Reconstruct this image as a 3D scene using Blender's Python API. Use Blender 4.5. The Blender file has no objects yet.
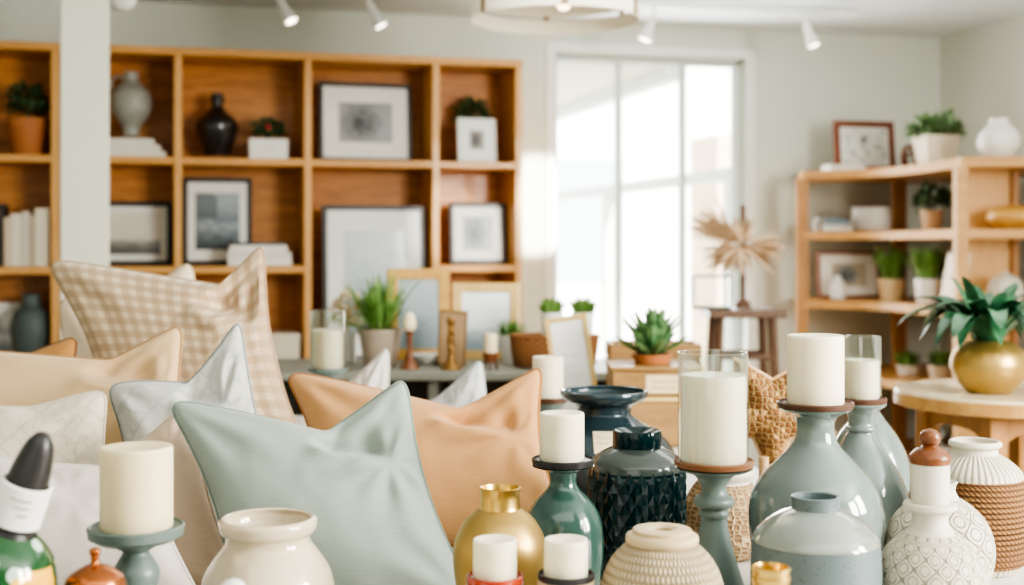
import bpy, math, random
from mathutils import Vector, noise as mnoise
random.seed(7)
C = bpy.context.scene.collection
PI = math.pi
# ------------------------------------------------------------------ view constants (the frame is 1024x585)
F, CX, HY, CZ = 1280.0, 512.0, 245.0, 1.30
TH = math.radians(14.5); CT, ST = math.cos(TH), math.sin(TH)
def X(px, Y): return (px - CX) / F * Y
def Z(py, Y): return CZ - (py - HY) / F * Y
def dY(px, d): return d / (CT - ST * (px - CX) / F)          # depth of a point at distance d in front of the back wall's normal
def dS(px, d):
    Y = dY(px, d); return CT * X(px, Y) + ST * Y               # position along the back wall
def W2(s, d): return (s * CT - d * ST, s * ST + d * CT)
TZ = 0.80                                                      # display table height

# ------------------------------------------------------------------ materials
def lin(c):
    return tuple(((v / 255) / 12.92 if v / 255 <= .04045 else ((v / 255 + .055) / 1.055) ** 2.4) for v in c) + (1,)
class NT:
    def __init__(s, name):
        s.m = bpy.data.materials.new(name); s.m.use_nodes = True
        s.t = s.m.node_tree; s.b = s.t.nodes['Principled BSDF']
    def n(s, typ, **kw):
        nd = s.t.nodes.new(typ)
        for k, v in kw.items():
            if k.startswith('i_'): nd.inputs[k[2:].replace('_', ' ')].default_value = v
            else: setattr(nd, k, v)
        return nd
    def l(s, a, b): s.t.links.new(a, b)
    def set(s, **kw):
        for k, v in kw.items(): s.b.inputs[k.replace('_', ' ')].default_value = v
    def mix(s, fac, a, b):
        m = s.n('ShaderNodeMix', data_type='RGBA')
        if hasattr(fac, 'is_linked'): s.l(fac, m.inputs[0])
        else: m.inputs[0].default_value = fac
        for v, i in ((a, 6), (b, 7)):
            if hasattr(v, 'is_linked'): s.l(v, m.inputs[i])
            else: m.inputs[i].default_value = v
        return m.outputs[2]
    def math(s, op, a, b=0.0, c=None):
        m = s.n('ShaderNodeMath', operation=op)
        for i, v in enumerate((a, b, c)):
            if v is None: continue
            if hasattr(v, 'is_linked'): s.l(v, m.inputs[i])
            else: m.inputs[i].default_value = v
        return m.outputs[0]
    def ramp(s, fac, stops):
        r = s.n('ShaderNodeValToRGB'); e = r.color_ramp.elements
        while len(e) < len(stops): e.new(.5)
        for el, (p, c) in zip(e, stops): el.position = p; el.color = c
        s.l(fac, r.inputs[0]); return r.outputs[0]
    def bump(s, h, strength=.3, dist=.01):
        b = s.n('ShaderNodeBump'); b.inputs['Strength'].default_value = strength; b.inputs['Distance'].default_value = dist
        s.l(h, b.inputs['Height']); s.l(b.outputs[0], s.b.inputs['Normal'])
    def coord(s, kind='Object', scale=(1, 1, 1), rot=(0, 0, 0)):
        tc = s.n('ShaderNodeTexCoord'); mp = s.n('ShaderNodeMapping')
        mp.inputs['Scale'].default_value = scale; mp.inputs['Rotation'].default_value = rot
        s.l(tc.outputs[kind], mp.inputs[0]); return mp.outputs[0]
    def noise(s, v, scale=5, detail=3, rough=.5, dist=0):
        t = s.n('ShaderNodeTexNoise'); s.l(v, t.inputs['Vector'])
        t.inputs['Scale'].default_value = scale; t.inputs['Detail'].default_value = detail
        t.inputs['Roughness'].default_value = rough; t.inputs['Distortion'].default_value = dist
        return t.outputs[0]
def dk(c, f): return tuple(max(0, min(255, v * f)) for v in c)

def plain(name, col, rough=.5, metal=0, coat=0, var=.05, vs=8, bump=0, bs=60, sss=0):
    t = NT(name); v = t.coord()
    f = t.noise(v, vs, 4)
    t.l(t.mix(f, lin(dk(col, 1 - var)), lin(dk(col, 1 + var))), t.b.inputs['Base Color'])
    t.set(Roughness=rough, Metallic=metal, Coat_Weight=coat, Coat_Roughness=.08)
    if bump: t.bump(t.noise(v, bs, 3), bump, .004)
    if sss: t.set(Subsurface_Weight=sss, Subsurface_Scale=.03); t.b.inputs['Subsurface Radius'].default_value = (1, .8, .6)
    return t.m
def wood(name, c1, c2, scale=(1.2, 12, 12), rough=.45, ns=3.0):
    t = NT(name); v = t.coord('Object', scale)
    f = t.noise(v, ns, 6, .6, .8)
    f2 = t.noise(v, ns * 6, 3)
    fac = t.math('ADD', t.math('MULTIPLY', f, .75), t.math('MULTIPLY', f2, .25))
    t.l(t.ramp(fac, [(.3, lin(c2)), (.62, lin(c1))]), t.b.inputs['Base Color'])
    t.set(Roughness=rough, Coat_Weight=.1); t.bump(f2, .08, .003)
    return t.m
def fabric(name, col, col2=None, weave=1500, kind='plain', bump=.25, sheen=.25):
    t = NT(name); uv = t.coord('UV'); sx = t.n('ShaderNodeSeparateXYZ'); t.l(uv, sx.inputs[0])
    u, v = sx.outputs[0], sx.outputs[1]
    wu = t.math('SINE', t.math('MULTIPLY', u, weave)); wv = t.math('SINE', t.math('MULTIPLY', v, weave))
    w = t.math('MULTIPLY', wu, wv)
    slub = t.noise(t.coord('UV', (40, 300, 1)), 1.0, 4)
    base = t.mix(slub, lin(dk(col, .95)), lin(dk(col, 1.04)))
    if kind == 'gingham':
        K = 2 * PI / .031
        a = t.math('GREATER_THAN', t.math('SINE', t.math('MULTIPLY', u, K)), -.1)
        b = t.math('GREATER_THAN', t.math('SINE', t.math('MULTIPLY', v, K)), -.1)
        s = t.math('ADD', t.math('MULTIPLY', t.math('MAXIMUM', a, b), .7), t.math('MULTIPLY', t.math('MINIMUM', a, b), .3))
        base = t.mix(s, base, lin(col2))
    elif kind == 'damask':
        K = 2 * PI / .075
        p = t.math('MULTIPLY', u, K); q = t.math('MULTIPLY', v, K)
        n1 = t.math('MULTIPLY', t.math('SUBTRACT', t.noise(uv, 26, 2), .5), 7.0)
        a = t.math('ADD', t.math('SINE', t.math('ADD', p, n1)), t.math('SINE', t.math('ADD', q, n1)))
        line = t.math('LESS_THAN', t.math('ABSOLUTE', a), .28)
        d = t.math('SINE', t.math('ADD', t.math('MULTIPLY', t.math('ADD', p, q), 1.0), n1))
        line2 = t.math('LESS_THAN', t.math('ABSOLUTE', d), .16)
        base = t.mix(t.math('MULTIPLY', t.math('MAXIMUM', line, line2), .75), base, lin(col2))
    elif kind == 'lattice':
        K = 2 * PI / .10
        n1 = t.math('MULTIPLY', t.math('SUBTRACT', t.noise(uv, 30, 2), .5), 2.0)
        p = t.math('ADD', t.math('MULTIPLY', t.math('ADD', u, v), K), n1)
        q = t.math('ADD', t.math('MULTIPLY', t.math('SUBTRACT', u, v), K), n1)
        line = t.math('LESS_THAN', t.math('ABSOLUTE', t.math('SINE', p)), .2)
        line2 = t.math('LESS_THAN', t.math('ABSOLUTE', t.math('SINE', q)), .2)
        line3 = t.math('LESS_THAN', t.math('ABSOLUTE', t.math('ADD', t.math('SINE', t.math('MULTIPLY', p, 2)), t.math('SINE', t.math('MULTIPLY', q, 2)))), .22)
        base = t.mix(t.math('MULTIPLY', t.math('MAXIMUM', t.math('MAXIMUM', line, line2), line3), .7), base, lin(col2))
    t.l(base, t.b.inputs['Base Color'])
    t.set(Roughness=.85, Sheen_Weight=sheen, Sheen_Roughness=.5)
    h = t.math('ADD', t.math('MULTIPLY', w, .12), slub); t.bump(h, bump, .0010)
    return t.m
def glaze(name, col, col2=None, rough=.16, coat=.6, drip=0, spots=0):
    t = NT(name); v = t.coord()
    f = t.noise(v, 9, 4)
    base = t.mix(f, lin(dk(col, .93)), lin(dk(col, 1.06)))
    if spots:
        vn = t.noise(v, 190, 2); base = t.mix(t.math('MULTIPLY', t.math('GREATER_THAN', vn, .64), spots), base, lin(dk(col, .72)))
    t.l(base, t.b.inputs['Base Color'])
    t.set(Roughness=rough, Coat_Weight=coat, Coat_Roughness=.05)
    t.bump(t.noise(v, 25, 2), .04, .004)
    return t.m
def pattern(name, col, col2, kind, nu=14, nv=40, strength=.7, rough=.6, dist=.004):
    """embossed / woven pattern on a turned body, UV: u once round, v in metres"""
    t = NT(name); uv = t.coord('UV'); sx = t.n('ShaderNodeSeparateXYZ'); t.l(uv, sx.inputs[0])
    u = t.math('MULTIPLY', sx.outputs[0], nu); v = t.math('MULTIPLY', sx.outputs[1], nv)
    if kind == 'ogee':
        a = t.math('SINE', t.math('MULTIPLY', u, 2 * PI)); b = t.math('SINE', t.math('MULTIPLY', v, 2 * PI))
        w = t.math('ABSOLUTE', t.math('ADD', a, b))
        h = t.math('MULTIPLY', t.math('MINIMUM', t.math('MULTIPLY', w, 3.0), 1.0), t.math('MINIMUM', t.math('MULTIPLY', t.math('ABSOLUTE', t.math('SUBTRACT', w, 1.15)), 4.5), 1.0))
    elif kind == 'knit':
        row = t.math('FLOOR', v); off = t.math('MULTIPLY', t.math('MODULO', row, 2.0), .5)
        a = t.math('SINE', t.math('MULTIPLY', t.math('ADD', u, off), 2 * PI))
        b = t.math('ABSOLUTE', t.math('SINE', t.math('MULTIPLY', v, PI)))
        h = t.math('MULTIPLY', t.math('ADD', t.math('MULTIPLY', a, .5), .6), b)
    elif kind == 'ribs':
        h = t.math('ABSOLUTE', t.math('SINE', t.math('MULTIPLY', u, PI)))
    elif kind == 'rope':
        b = t.math('ABSOLUTE', t.math('SINE', t.math('MULTIPLY', v, PI)))
        a = t.math('ABSOLUTE', t.math('SINE', t.math('MULTIPLY', t.math('ADD', u, t.math('MULTIPLY', v, 1.0)), PI)))
        h = t.math('MULTIPLY', b, t.math('ADD', t.math('MULTIPLY', a, .6), .4))
    elif kind == 'weave':
        a = t.math('SINE', t.math('MULTIPLY', u, 2 * PI)); b = t.math('SINE', t.math('MULTIPLY', v, 2 * PI))
        h = t.math('ADD', t.math('MULTIPLY', t.math('MULTIPLY', a, b), .5), .5)
    elif kind == 'cells':
        vo = t.n('ShaderNodeTexVoronoi', feature='DISTANCE_TO_EDGE'); cb = t.n('ShaderNodeCombineXYZ')
        t.l(u, cb.inputs[0]); t.l(v, cb.inputs[1]); t.l(cb.outputs[0], vo.inputs['Vector']); vo.inputs['Scale'].default_value = 1; vo.inputs['Randomness'].default_value = .5
        h = t.math('SUBTRACT', 1.0, t.math('MULTIPLY', t.math('MINIMUM', vo.outputs[0], .22), 4.5))
    hc = t.n('ShaderNodeClamp'); t.l(h, hc.inputs[0])
    t.l(t.mix(hc.outputs[0], lin(col2), lin(col)), t.b.inputs['Base Color'])
    t.set(Roughness=rough); t.bump(h, strength, dist)
    return t.m
def leafmat(name, c1, c2, rough=.45):
    t = NT(name); oi = t.coord()
    f = t.noise(oi, 25, 3)
    t.l(t.ramp(f, [(.35, lin(c1)), (.65, lin(c2))]), t.b.inputs['Base Color'])
    t.set(Roughness=rough, Subsurface_Weight=0.0, Transmission_Weight=0)
    return t.m
def glass(name, tint=(251, 253, 252), fac=.1, rough=.02):
    t = NT(name); t.t.nodes.remove(t.b)
    tr = t.n('ShaderNodeBsdfTransparent'); gl = t.n('ShaderNodeBsdfGlossy'); mx = t.n('ShaderNodeMixShader'); fr = t.n('ShaderNodeLayerWeight')
    tr.inputs[0].default_value = lin(tint); gl.inputs['Roughness'].default_value = rough; gl.inputs[0].default_value = (.9, .92, .9, 1); fr.inputs[0].default_value = .5
    s = t.math('ADD', t.math('MULTIPLY', t.math('POWER', fr.outputs['Facing'], 2.2), .8), fac * .5)
    t.l(s, mx.inputs[0]); t.l(tr.outputs[0], mx.inputs[1]); t.l(gl.outputs[0], mx.inputs[2])
    t.l(mx.outputs[0], t.t.nodes['Material Output'].inputs[0]); return t.m
def emis(name, col, s):
    t = NT(name); t.set(Emission_Color=lin(col), Emission_Strength=s, Base_Color=lin(col)); return t.m
def art(name, style, a, b, c):
    """a picture: sky colour a, tone b, dark c; UV 0..1"""
    t = NT(name); uv = t.coord('UV'); sx = t.n('ShaderNodeSeparateXYZ'); t.l(uv, sx.inputs[0]); u, v = sx.outputs[0], sx.outputs[1]
    n = t.noise(t.coord('UV', (2, 6, 1)), 2.5, 5); n2 = t.noise(uv, 7, 5, .6)
    if style == 'sea':
        f = t.math('ADD', t.math('MULTIPLY', t.math('SUBTRACT', n, .5), .5), v)
        base = t.ramp(f, [(.05, lin(c)), (.3, lin(b)), (.42, lin(a)), (.52, lin(b)), (.8, lin(a))])
        hill = t.math('GREATER_THAN', t.math('SUBTRACT', t.math('ADD', t.math('MULTIPLY', n2, .18), .62), t.math('MULTIPLY', u, .75)), t.math('ABSOLUTE', t.math('SUBTRACT', v, .58)))
        hill = t.math('MULTIPLY', hill, t.math('MULTIPLY', t.math('LESS_THAN', u, .5), t.math('GREATER_THAN', v, .55)))
        base = t.mix(t.math('MULTIPLY', hill, .6), base, lin(c))
    elif style == 'field':
        f = t.math('ADD', t.math('MULTIPLY', t.math('SUBTRACT', n, .5), .25), v)
        base = t.ramp(f, [(.1, lin(c)), (.3, lin(b)), (.38, lin(a)), (.9, lin(dk(a, 1.05)))])
    elif style == 'tree':
        dx = t.math('SUBTRACT', u, .42); dy = t.math('SUBTRACT', v, .5)
        r = t.math('ADD', t.math('MULTIPLY', dx, dx), t.math('MULTIPLY', t.math('MULTIPLY', dy, dy), .6))
        f = t.math('ADD', t.math('MULTIPLY', r, 2.6), t.math('MULTIPLY', n2, .75))
        base = t.ramp(f, [(.34, lin(c)), (.52, lin(b)), (.85, lin(a))])
    elif style == 'mist':
        f = t.math('ADD', t.math('MULTIPLY', n, .5), t.math('MULTIPLY', v, .6))
        base = t.ramp(f, [(.25, lin(c)), (.45, lin(b)), (.75, lin(a))])
    else:  # sketch: a few ink marks on paper
        f = t.noise(uv, 5, 4, .55)
        base = t.ramp(f, [(.32, lin(c)), (.4, lin(b)), (.46, lin(a))])
    t.l(base, t.b.inputs['Base Color']); t.set(Roughness=.3, Coat_Weight=.25, Coat_Roughness=.05)
    return t.m

M = {}
M['wall'] = plain('wall_paint', (214, 218, 208), .8, var=.015, vs=2, bump=.05, bs=120)
M['ceil'] = plain('ceiling_paint', (236, 243, 246), .85, var=.01, vs=2)
M['white'] = plain('white_paint', (232, 233, 228), .5, var=.015)
M['winframe'] = plain('window_paint', (214, 222, 218), .5, var=.01)
M['column'] = plain('column_paint', (222, 220, 204), .7, var=.02, vs=3, bump=.05)
M['floor'] = wood('floor_boards', (184, 180, 170), (160, 154, 144), (1, 8, 8), .4)
M['oak'] = wood('bookcase_oak', (222, 168, 100), (198, 140, 76), (1.0, 9, 9))
M['oakV'] = wood('bookcase_oak_upright', (226, 174, 108), (204, 148, 84), (9, 9, 1.0))
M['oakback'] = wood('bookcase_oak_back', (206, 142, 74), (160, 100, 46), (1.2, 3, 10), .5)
M['pine'] = wood('corner_shelf_wood', (206, 158, 98), (180, 130, 74), (1.5, 9, 9))
M['pineV'] = wood('corner_shelf_post', (188, 138, 82), (160, 112, 64), (9, 9, 1.2))
M['palewood'] = wood('pale_frame_wood', (226, 196, 136), (206, 172, 108), (5, 5, 5))
M['goldwood'] = wood('golden_frame_wood', (208, 166, 94), (186, 138, 66), (5, 5, 5))
M['brownwood'] = wood('brown_frame_wood', (138, 82, 58), (108, 60, 44), (6, 6, 6))
M['darkwood'] = wood('stool_wood', (112, 82, 62), (84, 60, 46), (8, 8, 2))
M['tablewood'] = wood('round_table_wood', (202, 158, 98), (176, 128, 72), (2, 8, 8))
M['tabletop'] = plain('round_table_top', (226, 208, 176), .25, coat=.4, var=.02)
M['legwood'] = wood('round_table_leg_wood', (182, 132, 76), (150, 102, 54), (9, 9, 1.5))
M['cratewood'] = wood('crate_wood', (166, 130, 82), (134, 100, 58), (2, 9, 9), .6)
M['knobwood'] = wood('turned_wood', (138, 84, 50), (100, 58, 34), (14, 14, 5), .3, 2)
M['palepanel'] = wood('pale_back_panel', (232, 190, 130), (216, 168, 106), (9, 9, 1.2))
M['pegwood'] = wood('peg_wood', (222, 186, 144), (204, 160, 116), (9, 9, 3))
M['grey_top'] = plain('console_top', (140, 140, 130), .5, var=.03)
M['console_dark'] = wood('console_frame', (112, 92, 78), (84, 68, 58), (2, 8, 8))
M['table_white'] = plain('display_table_top', (226, 224, 216), .4, var=.02, vs=4)
M['black'] = plain('black_frame', (34, 33, 33), .4, var=.1)
M['matboard'] = plain('mat_board', (236, 237, 233), .7, var=.01)
M['paper'] = plain('paper', (240, 238, 230), .8, var=.02)
M['cardboard'] = plain('kraft_tag', (226, 206, 172), .8, var=.05, vs=30)
M['ink'] = plain('faint_ink', (150, 146, 136), .8)
M['wax'] = plain('candle_wax', (238, 227, 200), .5, var=.01, sss=.35)
M['waxwarm'] = plain('candle_wax_cream', (234, 216, 180), .5, var=.015, sss=.3)
M['wick'] = plain('wick', (70, 60, 50), .9)
M['glass'] = glass('clear_glass', fac=.16)
M['pane'] = glass('window_glass', (253, 254, 254), .02)
M['terra'] = plain('terracotta', (182, 118, 74), .7, var=.07, vs=12, bump=.1)
M['terrapink'] = plain('terracotta_pale', (212, 176, 142), .7, var=.05)
M['soil'] = plain('soil', (62, 46, 36), .95, var=.25, vs=40, bump=.6)
M['whitepot'] = plain('white_pot', (232, 230, 224), .4, coat=.2, var=.02)
M['creampot'] = plain('cream_pot', (224, 212, 192), .5, var=.02)
M['greigepot'] = plain('greige_pot', (170, 154, 138), .5, var=.02)
M['beigepot'] = plain('beige_pot', (226, 202, 160), .55, var=.03)
M['stonegrey'] = plain('grey_stoneware', (156, 157, 149), .45, var=.05, coat=.15)
M['slate'] = plain('slate_stoneware', (92, 104, 102), .5, var=.05)
M['blackglaze'] = glaze('black_glaze', (40, 38, 36), rough=.25)
M['gold'] = plain('brushed_gold', (186, 155, 94), .36, metal=.7, var=.04, bump=.08, bs=90)
M['brass'] = plain('polished_brass', (214, 180, 108), .3, metal=1, var=.03)
M['copper'] = plain('copper', (176, 106, 62), .22, metal=.8, coat=.3, var=.05)
M['bronze'] = plain('aged_brass', (140, 104, 58), .4, metal=.5, var=.1, vs=30)
M['sageglaze'] = glaze('sage_glaze', (134, 158, 150))
M['sagematte'] = glaze('sage_holder', (106, 121, 116), rough=.4, coat=.15)
M['tealglaze'] = glaze('teal_green_glaze', (64, 92, 84), rough=.14)
M['bluegrey'] = glaze('blue_grey_glaze', (46, 63, 70), rough=.2)
M['darkteal'] = glaze('dark_teal_glaze', (2, 40, 44), rough=.08, coat=0)
M['smoke'] = glaze('smoky_glaze', (74, 82, 78), rough=.18)
M['paleblue'] = glaze('pale_blue_grey_glaze', (118, 131, 127), rough=.14, coat=.7)
M['jarupper'] = glaze('jar_upper_glaze', (142, 148, 140), rough=.12, coat=.8)
M['jarlower'] = glaze('jar_lower_glaze', (106, 119, 121), rough=.45, coat=.1, spots=.5)
M['creamglaze'] = glaze('cream_glaze', (210, 194, 168), rough=.14, coat=.6)
M['plate_brown'] = plain('holder_plate_brown', (92, 62, 46), .4, var=.08)
M['plate_rust'] = plain('holder_plate_rust', (126, 86, 58), .4, var=.08)
M['plate_dark'] = plain('holder_plate_dark', (52, 50, 50), .35, var=.08)
M['redglaze'] = glaze('coral_red_glaze', (176, 66, 40), rough=.2)
M['tan'] = plain('tan_stoneware', (202, 180, 144), .6, var=.05)
M['whitematte'] = plain('white_stoneware', (210, 204, 188), .6, var=.03, bump=.05)
M['ogee'] = pattern('embossed_white', (204, 196, 176), (150, 142, 124), 'ogee', 15, 38, .6, .55, .004)
M['ogee2'] = pattern('embossed_white_behind', (204, 196, 178), (164, 156, 138), 'ogee', 10, 26, .7, .6, .004)
M['ribs'] = pattern('ribbed_white', (208, 202, 184), (170, 162, 142), 'ribs', 44, 10, .5, .6, .003)
M['knit'] = pattern('knit_cream', (214, 198, 168), (160, 138, 106), 'knit', 70, 105, .9, .65, .003)
M['weavebeige'] = pattern('woven_beige', (206, 180, 144), (150, 116, 82), 'cells', 34, 140, .8, .7, .003)
M['rope'] = pattern('jute_rope', (166, 122, 78), (86, 56, 34), 'rope', 60, 105, .9, .85, .004)
M['basket'] = pattern('wicker', (170, 118, 72), (100, 62, 36), 'weave', 26, 45, .9, .7, .006)
M['starweave'] = pattern('rattan_weave', (214, 172, 112), (138, 92, 50), 'cells', 95, 95, .9, .7, .006)
M['leafdark'] = leafmat('dark_leaves', (48, 72, 44), (86, 110, 72))
M['leafblue'] = leafmat('dark_glossy_leaves', (36, 78, 54), (70, 116, 82), .3)
M['leafgreen'] = leafmat('green_leaves', (84, 126, 58), (136, 170, 98))
M['leafpale'] = leafmat('pale_green_leaves', (84, 116, 74), (130, 158, 110))
M['agave'] = leafmat('agave_leaves', (60, 100, 62), (124, 158, 110), .4)
M['dried'] = leafmat('dried_palm', (196, 166, 132), (224, 198, 166), .8)
M['dryflower'] = leafmat('dried_flowers', (206, 184, 150), (236, 220, 190), .8)
M['bloom'] = plain('pink_bloom', (204, 70, 84), .6)
M['lampwhite'] = plain('track_lamp_white', (236, 236, 232), .4)
M['linen'] = plain('lamp_linen', (246, 238, 222), .8, var=.02)
M['strap'] = plain('lamp_strap', (150, 124, 96), .4, metal=.5)
M['bulb'] = emis('lit_bulb', (255, 236, 200), 4.0)
M['lens'] = emis('track_lamp_lens', (255, 244, 224), 5.0)
M['lead'] = plain('leaded_edge', (34, 62, 54), .4, metal=.3)
M['bottlegreen'] = None

# ------------------------------------------------------------------ mesh helpers; a geometry is (verts, faces, per-face uvs or None)
def box(x0, x1, y0, y1, z0, z1):
    v = [(x, y, z) for z in (z0, z1) for y in (y0, y1) for x in (x0, x1)]
    return v, [(0, 2, 3, 1), (4, 5, 7, 6), (0, 1, 5, 4), (2, 6, 7, 3), (0, 4, 6, 2), (1, 3, 7, 5)], None
def cbox(cx, cy, cz, sx, sy, sz): return box(cx - sx / 2, cx + sx / 2, cy - sy / 2, cy + sy / 2, cz - sz / 2, cz + sz / 2)
def xf(g, rot=(0, 0, 0), loc=(0, 0, 0), sc=1.0):
    from mathutils import Euler
    m = Euler(rot).to_matrix(); L = Vector(loc)
    return [tuple(m @ (Vector(p) * sc) + L) for p in g[0]], g[1], g[2]
def smooth_profile(pts, sub=5, sharp=()):
    """Catmull-Rom through (r,z) points; indices in sharp keep a corner"""
    out = []
    n = len(pts)
    for i in range(n - 1):
        p1, p2 = pts[i], pts[i + 1]
        p0 = pts[i - 1] if i > 0 and i not in sharp else p1
        p3 = pts[i + 2] if i + 2 < n and (i + 1) not in sharp else p2
        for k in range(sub):
            t = k / sub
            out.append(tuple(max(0.0, .5 * (2 * b + (c - a) * t + (2 * a - 5 * b + 4 * c - d) * t * t + (3 * b - a - 3 * c + d) * t ** 3)) if j == 0 else
                             .5 * (2 * b + (c - a) * t + (2 * a - 5 * b + 4 * c - d) * t * t + (3 * b - a - 3 * c + d) * t ** 3)
                             for j, (a, b, c, d) in enumerate(zip(p0, p1, p2, p3))))
    out.append(pts[-1])
    lo, hi = min(p[1] for p in pts), max(p[1] for p in pts)
    return [(r, min(hi, max(lo, z))) for r, z in out]
def lathe(prof, n=56, cap0=True, cap1=False):
    v, f, uv = [], [], []
    L = [0]
    for a, b in zip(prof, prof[1:]): L.append(L[-1] + math.hypot(b[0] - a[0], b[1] - a[1]))
    for r, z in prof:
        for j in range(n):
            a = 2 * PI * j / n; v.append((max(r, 1e-5) * math.cos(a), max(r, 1e-5) * math.sin(a), z))
    for i in range(len(prof) - 1):
        for j in range(n):
            k = (j + 1) % n
            f.append((i * n + j, i * n + k, (i + 1) * n + k, (i + 1) * n + j))
            uv.append(((j / n, L[i]), ((j + 1) / n, L[i]), ((j + 1) / n, L[i + 1]), (j / n, L[i + 1])))
    for flag, row in ((cap0, 0), (cap1, len(prof) - 1)):
        if flag:
            ids = tuple(range(row * n, row * n + n)); f.append(ids if row else ids[::-1])
            uv.append(tuple((0, 0) for _ in ids))
    return v, f, uv
def cyl(r, z0, z1, n=40, r2=None): return lathe([(r, z0), (r2 if r2 is not None else r, z1)], n, True, True)
def tube(pts, rad, n=8, closed=False):
    pts = [Vector(p) for p in pts]; m = len(pts)
    rr = rad if isinstance(rad, (list, tuple)) else [rad] * m
    v, f = [], []
    up = None
    for i, p in enumerate(pts):
        a = pts[(i - 1) % m] if (closed or i > 0) else p
        b = pts[(i + 1) % m] if (closed or i < m - 1) else p
        t = (b - a).normalized() if (b - a).length > 1e-9 else Vector((0, 0, 1))
        if up is None: up = Vector((0, 0, 1)) if abs(t.z) < .9 else Vector((1, 0, 0))
        s = t.cross(up)
        if s.length < 1e-6: s = t.cross(Vector((1, .3, 0)))
        s.normalize(); up = s.cross(t).normalized()
        for j in range(n):
            an = 2 * PI * j / n; v.append(tuple(p + (s * math.cos(an) + up * math.sin(an)) * rr[i]))
    for i in range(m if closed else m - 1):
        k = (i + 1) % m
        for j in range(n):
            q = (j + 1) % n; f.append((i * n + j, i * n + q, k * n + q, k * n + j))
    if not closed:
        f.append(tuple(range(n))[::-1]); f.append(tuple(range((m - 1) * n, m * n)))
    return v, f, None
def leaf(base, tip, w, bend=0.0, k=8, cup=.25, peak=.45, twist=0):
    """a blade from base to tip that droops by bend; a cupped strip"""
    b, t = Vector(base), Vector(tip); mid = (b + t) / 2 + Vector((0, 0, bend))
    ax = (t - b); side = ax.cross(Vector((0, 0, 1)))
    if side.length < 1e-5: side = Vector((math.cos(twist * 9 + 1), math.sin(twist * 9 + 1), 0))
    side.normalize()
    if twist:
        from mathutils import Quaternion
        side = Quaternion(ax.normalized(), twist) @ side
    v, f = [], []
    for i in range(k + 1):
        s = i / k
        p = b * (1 - s) ** 2 + mid * 2 * s * (1 - s) + t * s * s
        wd = w * (math.sin(PI * min(1, s / (2 * peak))) if s < peak else math.sqrt(max(0, math.cos(PI / 2 * (s - peak) / (1 - peak))))) + w * .04
        if s < peak: wd = w * (.35 + .65 * math.sin(PI / 2 * s / peak))
        nrm = side.cross(ax).normalized()
        if nrm.z < 0: nrm = -nrm
        v += [tuple(p - side * wd / 2 + nrm * wd * cup * .5), tuple(p), tuple(p + side * wd / 2 + nrm * wd * cup * .5)]
    for i in range(k):
        a = i * 3; f += [(a, a + 1, a + 4, a + 3), (a + 1, a + 2, a + 5, a + 4)]
    return v, f, None
def join(gs):
    v, f, uv = [], [], []
    has = any(g[2] for g in gs)
    for g in gs:
        o = len(v); v += g[0]; f += [tuple(i + o for i in q) for q in g[1]]
        if has: uv += (g[2] if g[2] else [tuple((0, 0) for _ in q) for q in g[1]])
    return v, f, (uv if has else None)
def obj(name, g, mat, parent=None, loc=(0, 0, 0), rot=(0, 0, 0), smooth=True, bevel=0, sharp=40, kind=None, label=None):
    if isinstance(g, list): g = join(g)
    me = bpy.data.meshes.new(name); me.from_pydata(g[0], [], g[1]); me.materials.append(mat)
    if g[2]:
        ul = me.uv_layers.new(name='UVMap'); i = 0
        for q in g[2]:
            for c in q: ul.data[i].uv = c; i += 1
    if smooth:
        me.polygons.foreach_set('use_smooth', [True] * len(me.polygons))
        me.set_sharp_from_angle(angle=math.radians(sharp))
    me.update()
    o = bpy.data.objects.new(name, me); C.objects.link(o); o.location = loc; o.rotation_euler = rot
    if parent: o.parent = parent
    if bevel:
        b = o.modifiers.new('bevel', 'BEVEL'); b.width = bevel; b.segments = 2; b.limit_method = 'ANGLE'
    if kind: o['kind'] = kind
    if label: o['label'] = label
    return o
def thing(name, label, cat, loc, rz=0, group=None, rot=None):
    o = bpy.data.objects.new(name, None); C.objects.link(o); o.empty_display_size = .05
    loc = tuple(loc)
    if loc[2] > .05: loc = (loc[0], loc[1], loc[2] + .0008)      # rests on its support without sharing a face
    o.location = loc; o.rotation_euler = rot if rot else (0, 0, rz); o['label'] = label; o['category'] = cat
    if group: o['group'] = group
    return o
def tag(o, label, cat, group=None):
    o['label'] = label; o['category'] = cat
    if group: o['group'] = group
    return o
def copy_tree(o, parent=None):
    c = o.copy(); C.objects.link(c)
    if parent: c.parent = parent
    for ch in list(o.children): copy_tree(ch, c)
    return c
def struct(name, g, mat, loc=(0, 0, 0), rz=0, bevel=0, parent=None):
    return obj(name, g, mat, parent, loc, (0, 0, rz), bevel=bevel, kind=None if parent else 'structure')
def rpx(Y, pts, zb=TZ):
    """pixel profile (py, half-width px) from bottom to top at depth Y -> (r, z) above a base at zb"""
    return [(hw / F * Y, Z(py, Y) - zb) for py, hw in pts]

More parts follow.
